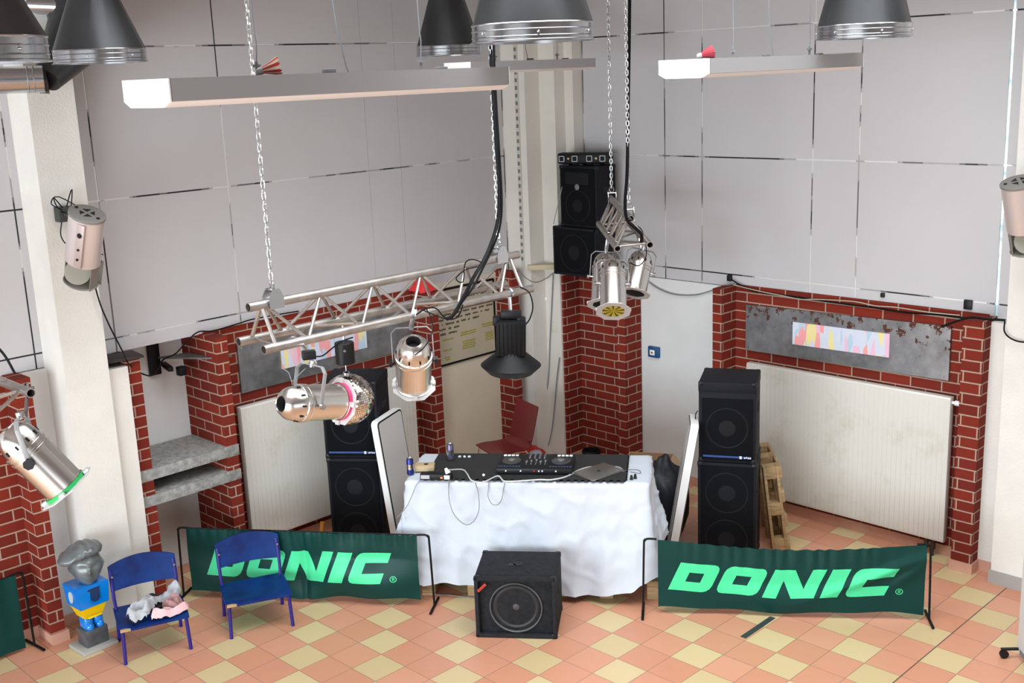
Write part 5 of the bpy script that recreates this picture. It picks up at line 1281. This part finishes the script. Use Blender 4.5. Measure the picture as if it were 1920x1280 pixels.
mb._merge(tb, Matrix.Translation(p)); obj('black_bag', mb, mat('black_nylon', (.010, .012, .018), .55, bump=.3, bscale=20), label='big soft black bag behind the narrow white panel', cat='bag', angle=80)
p = FZ(1109, 868); mb = MB(); mb.lathe([(.085, 0), (.09, .01), (.092, .13), (.088, .14), (.08, .14), (.078, .04)], Matrix.Translation(p+V((0, 0, .001))), 28, True, True); obj('black_tub', mb, BLKP, label='round black tub on the floor left of the central brick pillar', cat='tub')
p = FZ(1140, 884); p.z = 0
mb = MB(); mb.box(p+V((.0, 0, .07)), (.18, .16, .14), bev=.02, rz=.6); obj('black_case', mb, BLKP, label='small black case on the floor in front of the central brick pillar', cat='case')
p = FZ(1000, 872); tb = bmesh.new(); bmesh.ops.create_uvsphere(tb, u_segments=28, v_segments=18, radius=1)
t = thing('shopping_bag', 'red and white bag lying beside the red chair', 'bag', p)
for v_ in tb.verts: q = v_.co; k = 1+.15*noise.noise(q*2); v_.co = V((q.x*.12*k, q.y*.17*k, (max(q.z, -.7)+.7)*.11*k))
mb = MB(); mb._merge(tb, Matrix.Translation(p)); obj('red_shell', mb, mat('bag_red', (.55, .03, .015), .5), t, angle=80)
mb = MB(); mb.sphere(p+V((-.03, -.07, .13)), .075, u=20, v=12, sc=(1, 1, .7)); obj('white_lining', mb, mat('bag_white', (.55, .56, .66), .6), t)
# orange stick and dark crate behind the left banner
p = FZ(603, 1005); mb = MB(); mb.cyl(FZ(600, 1030), FZ(600, 1030)+V((.07, .03, .22)), .016, .020, n=10); obj('orange_rod', mb, mat('orange_paint', (.65, .25, .03), .5), label='short orange rod leaning beside the left speaker tower', cat='rod')
# floor tape and floor cable
a_ = FZ(1393, 1195); b_ = FZ(1449, 1157); d_ = (b_-a_).normalized(); s_ = V((-d_.y, d_.x, 0))*.022
mb = MB(); 
for s0_, s1_ in ((0, 1),): 
    q = [a_-s_, b_-s_, b_+s_, a_+s_]; mb.prism([(w.x, w.y) for w in q], .002, Matrix())
obj('floor_tape', mb, mat('dark_tape', (.03, .05, .05), .6), label='short strip of dark tape on the tiles under the right banner', cat='tape')
ptube('floor_cable', [FZ(812, 1114, .004), FZ(850, 1116, .004), FZ(892, 1121, .004), FZ(960, 1124, .004)], .004, CABLEG, 'thin dark cable on the floor left of the subwoofer')
# wheeled board at the right edge
a_ = FZ(1909, 1230); d_ = (FZ(1921, 1245)-a_).normalized(); n_ = V((-d_.y, d_.x, 0))
if n_.x < 0: n_ = -n_
t = thing('rolling_board', 'tall white board on castors cut off by the right picture edge', 'board', a_+d_*.5)
Mb = frame(a_, d_, z=(0, 0, 1))
mb = MB(); mb.box((.55, 0, .80), (1.1, .022, 1.50), M=Mb, bev=.003); obj('board', mb, WHITEW, t)
mb = MB(); mb.box((.55, 0, .06), (1.0, .03, .03), M=Mb); obj('foot_bar', mb, GREYP, t)
for x in (.02, 1.05):
    for s in (-1, 1):
        w_ = Mb @ V((x, s*.10, .03)); mb = MB(); mb.cyl(w_-d_*.012, w_+d_*.012, .028, n=16); mb.box((x, s*.06, .065), (.02, .12, .012), M=Mb); obj('castor', mb, BLKP, t)

# ---- hanging cables ------------------------------------------------------------
def uc(pts, d, r, m_, label, nm='black_cable', sm=4): return ptube(nm, [U(a, b, d if not isinstance(d, (list, tuple)) else d[i]) for i, (a, b) in enumerate(pts)], r, m_, label, sm=sm)
uc([(921, -60), (920, 90), (926, 200), (932, 290), (936, 360), (932, 420), (912, 478), (888, 520), (868, 560), (850, 590), (838, 598)], [6.85, 6.85, 6.85, 6.87, 6.9, 6.9, 6.85, 6.75, 6.65, 6.58, 6.55], .011, CABLE, 'thick black cable running down the far chain to the long truss')
uc([(927, -60), (926, 90), (931, 200), (937, 300), (941, 380), (936, 430), (921, 470), (904, 505), (886, 540), (866, 566), (852, 590), (860, 575)], [6.9]*7+[6.85, 6.8, 6.7, 6.6, 6.6], .007, CABLE, 'thinner black cable beside the thick one at the far chain')
uc([(857, 583), (842, 596), (830, 592), (818, 578), (800, 578), (780, 590), (798, 577)], 6.35, .004, CABLE, 'black cable coiled on the middle of the long truss')
uc([(905, 492), (885, 486), (872, 494), (868, 528), (855, 522), (872, 506), (895, 500)], 6.72, .004, CABLE, 'black cable loop near the far end of the long truss')
uc([(868, 571), (862, 588), (850, 598), (830, 596), (790, 580)], 6.4, .004, CABLE, 'black cable hanging under the lower front tube of the truss')
uc([(800, 580), (809, 598), (810, 625), (796, 650), (779, 665)], [6.3, 6.2, 6.1, 6.0, 5.92], .0035, CABLE, 'black cable plugged into the middle stage lamp')
uc([(586, 668), (604, 667), (620, 655), (640, 640), (662, 632)], 5.85, .004, CABLE, 'black cable from the plug beside the pink filter lamp')
p = U(579, 665, 5.78); mb = MB(); mb.box(p, (.07, .05, .045), bev=.006, rz=-.5); obj('cable_plug', mb, BLKP, label='black plug box hanging beside the hook of the pink filter lamp', cat='plug')
uc([(975, 538), (992, 548), (999, 575), (992, 600), (980, 612)], [6.95, 6.9, 6.9, 6.9, 6.92], .0045, CABLE, 'black cable curving from truss to flood light')
uc([(1181, -60), (1180, 60), (1178, 180), (1176, 320), (1172, 380), (1176, 412), (1192, 428), (1203, 440), (1202, 455)], [8.3]*9, .013, CABLE, 'thick black cable hanging beside the chain of the end-on truss')
uc([(1185, 418), (1204, 432), (1212, 470), (1208, 488), (1196, 498), (1180, 492)], 8.5, .004, CABLE, 'black cable looping below the end-on truss')
uc([(28, 700), (10, 668), (-12, 640), (-30, 600)], 5.1, .006, CABLE, 'black cable rising from the truss at the left edge')
def onwall(pts, f): return [f(*p) for p in pts]
ptube('black_cable', onwall([(176, 528), (188, 570), (205, 610), (228, 655), (240, 680)], lambda a, b: FY(a, b, 7.46)) + onwall([(262, 698), (283, 704), (297, 692), (305, 675)], lambda a, b: FY(a, b, 7.9)) + onwall([(330, 662), (350, 640), (372, 622), (400, 620), (445, 607), (480, 597), (560, 583)], lambda a, b: FY(a, b, 7.77)), .0055, CABLE, 'long black cable from the left scanner light past the niche onto the brick wall', sm=5)
ptube('grey_cable', onwall([(1207, 520), (1230, 538), (1262, 551), (1300, 553), (1330, 546)], lambda a, b: FX(a, b, 8.19)) + [FX(1352, 537, 8.16), FX(1376, 532, 8.17)], .006, CABLEG, 'grey cable sagging across the white wall to the right brick pier', sm=5)
ptube('black_cable', onwall([(1370, 523), (1392, 536), (1420, 547), (1500, 558), (1600, 572), (1640, 577), (1700, 586), (1760, 590), (1815, 597), (1880, 602)], lambda a, b: FX(a, b, 8.17)), .007, CABLE, 'black cable lying along the top of the right brick wall', sm=5)
ptube('beige_cable', onwall([(1376, 534), (1420, 545), (1460, 553), (1500, 561), (1530, 561), (1600, 565), (1640, 573), (1680, 576), (1740, 585), (1800, 591)], lambda a, b: FX(a, b, 8.15)), .005, mat('beige_cable', (.42, .38, .30), .5), 'pale beige cable along the top of the right brick wall', sm=5)
ptube('black_cable', onwall([(1765, 612), (1800, 600), (1822, 595), (1850, 598), (1884, 600)], lambda a, b: FX(a, b, 7.95)), .009, CABLE, 'thick black cable bundle beside the right white column', sm=4)
ptube('black_cable', [FX(1884, 602, 7.93), FX(1883, 620, 7.91), FX(1892, 632, 7.90), FX(1910, 640, 7.90), FX(1935, 642, 7.90)], .006, CABLE, 'black cable wrapping around the right white column', sm=4)
ptube('grey_cable', onwall([(1037, 512), (1035, 560), (1031, 640), (1028, 710), (1018, 780), (1006, 845), (1004, 862)], lambda a, b: FX(a, b, 7.92)), .006, CABLEG, 'left one of two grey cables hanging down the corner wall', sm=4)
ptube('grey_cable', onwall([(1049, 670), (1044, 710), (1040, 760), (1034, 810), (1024, 850), (1020, 862)], lambda a, b: FX(a, b, 7.91)), .006, CABLEG, 'right one of two grey cables hanging down the corner wall', sm=4)
ptube('grey_cable', [FY(970, 503, 7.5), FY(985, 520, 7.48), FY(1003, 529, 7.45), FX(1022, 523, 7.90), FX(1036, 512, 7.90)], .005, CABLEG, 'grey cable sagging across the corner column below the batten', sm=4)
ptube('grey_cable', [U(1054, 350, 10.1), U(1047, 380, 10.1), U(1041, 405, 10.15), U(1038, 420, 10.15)], .004, CABLEG, 'thin cable down the left side of the upper wall speaker', sm=3)
ptube('black_cable', [U(1308, 770, 8.75), U(1304, 778, 8.7), U(1305, 795, 8.7)], .004, CABLE, 'short black cable loop at the left side of the right speaker tower', sm=4)
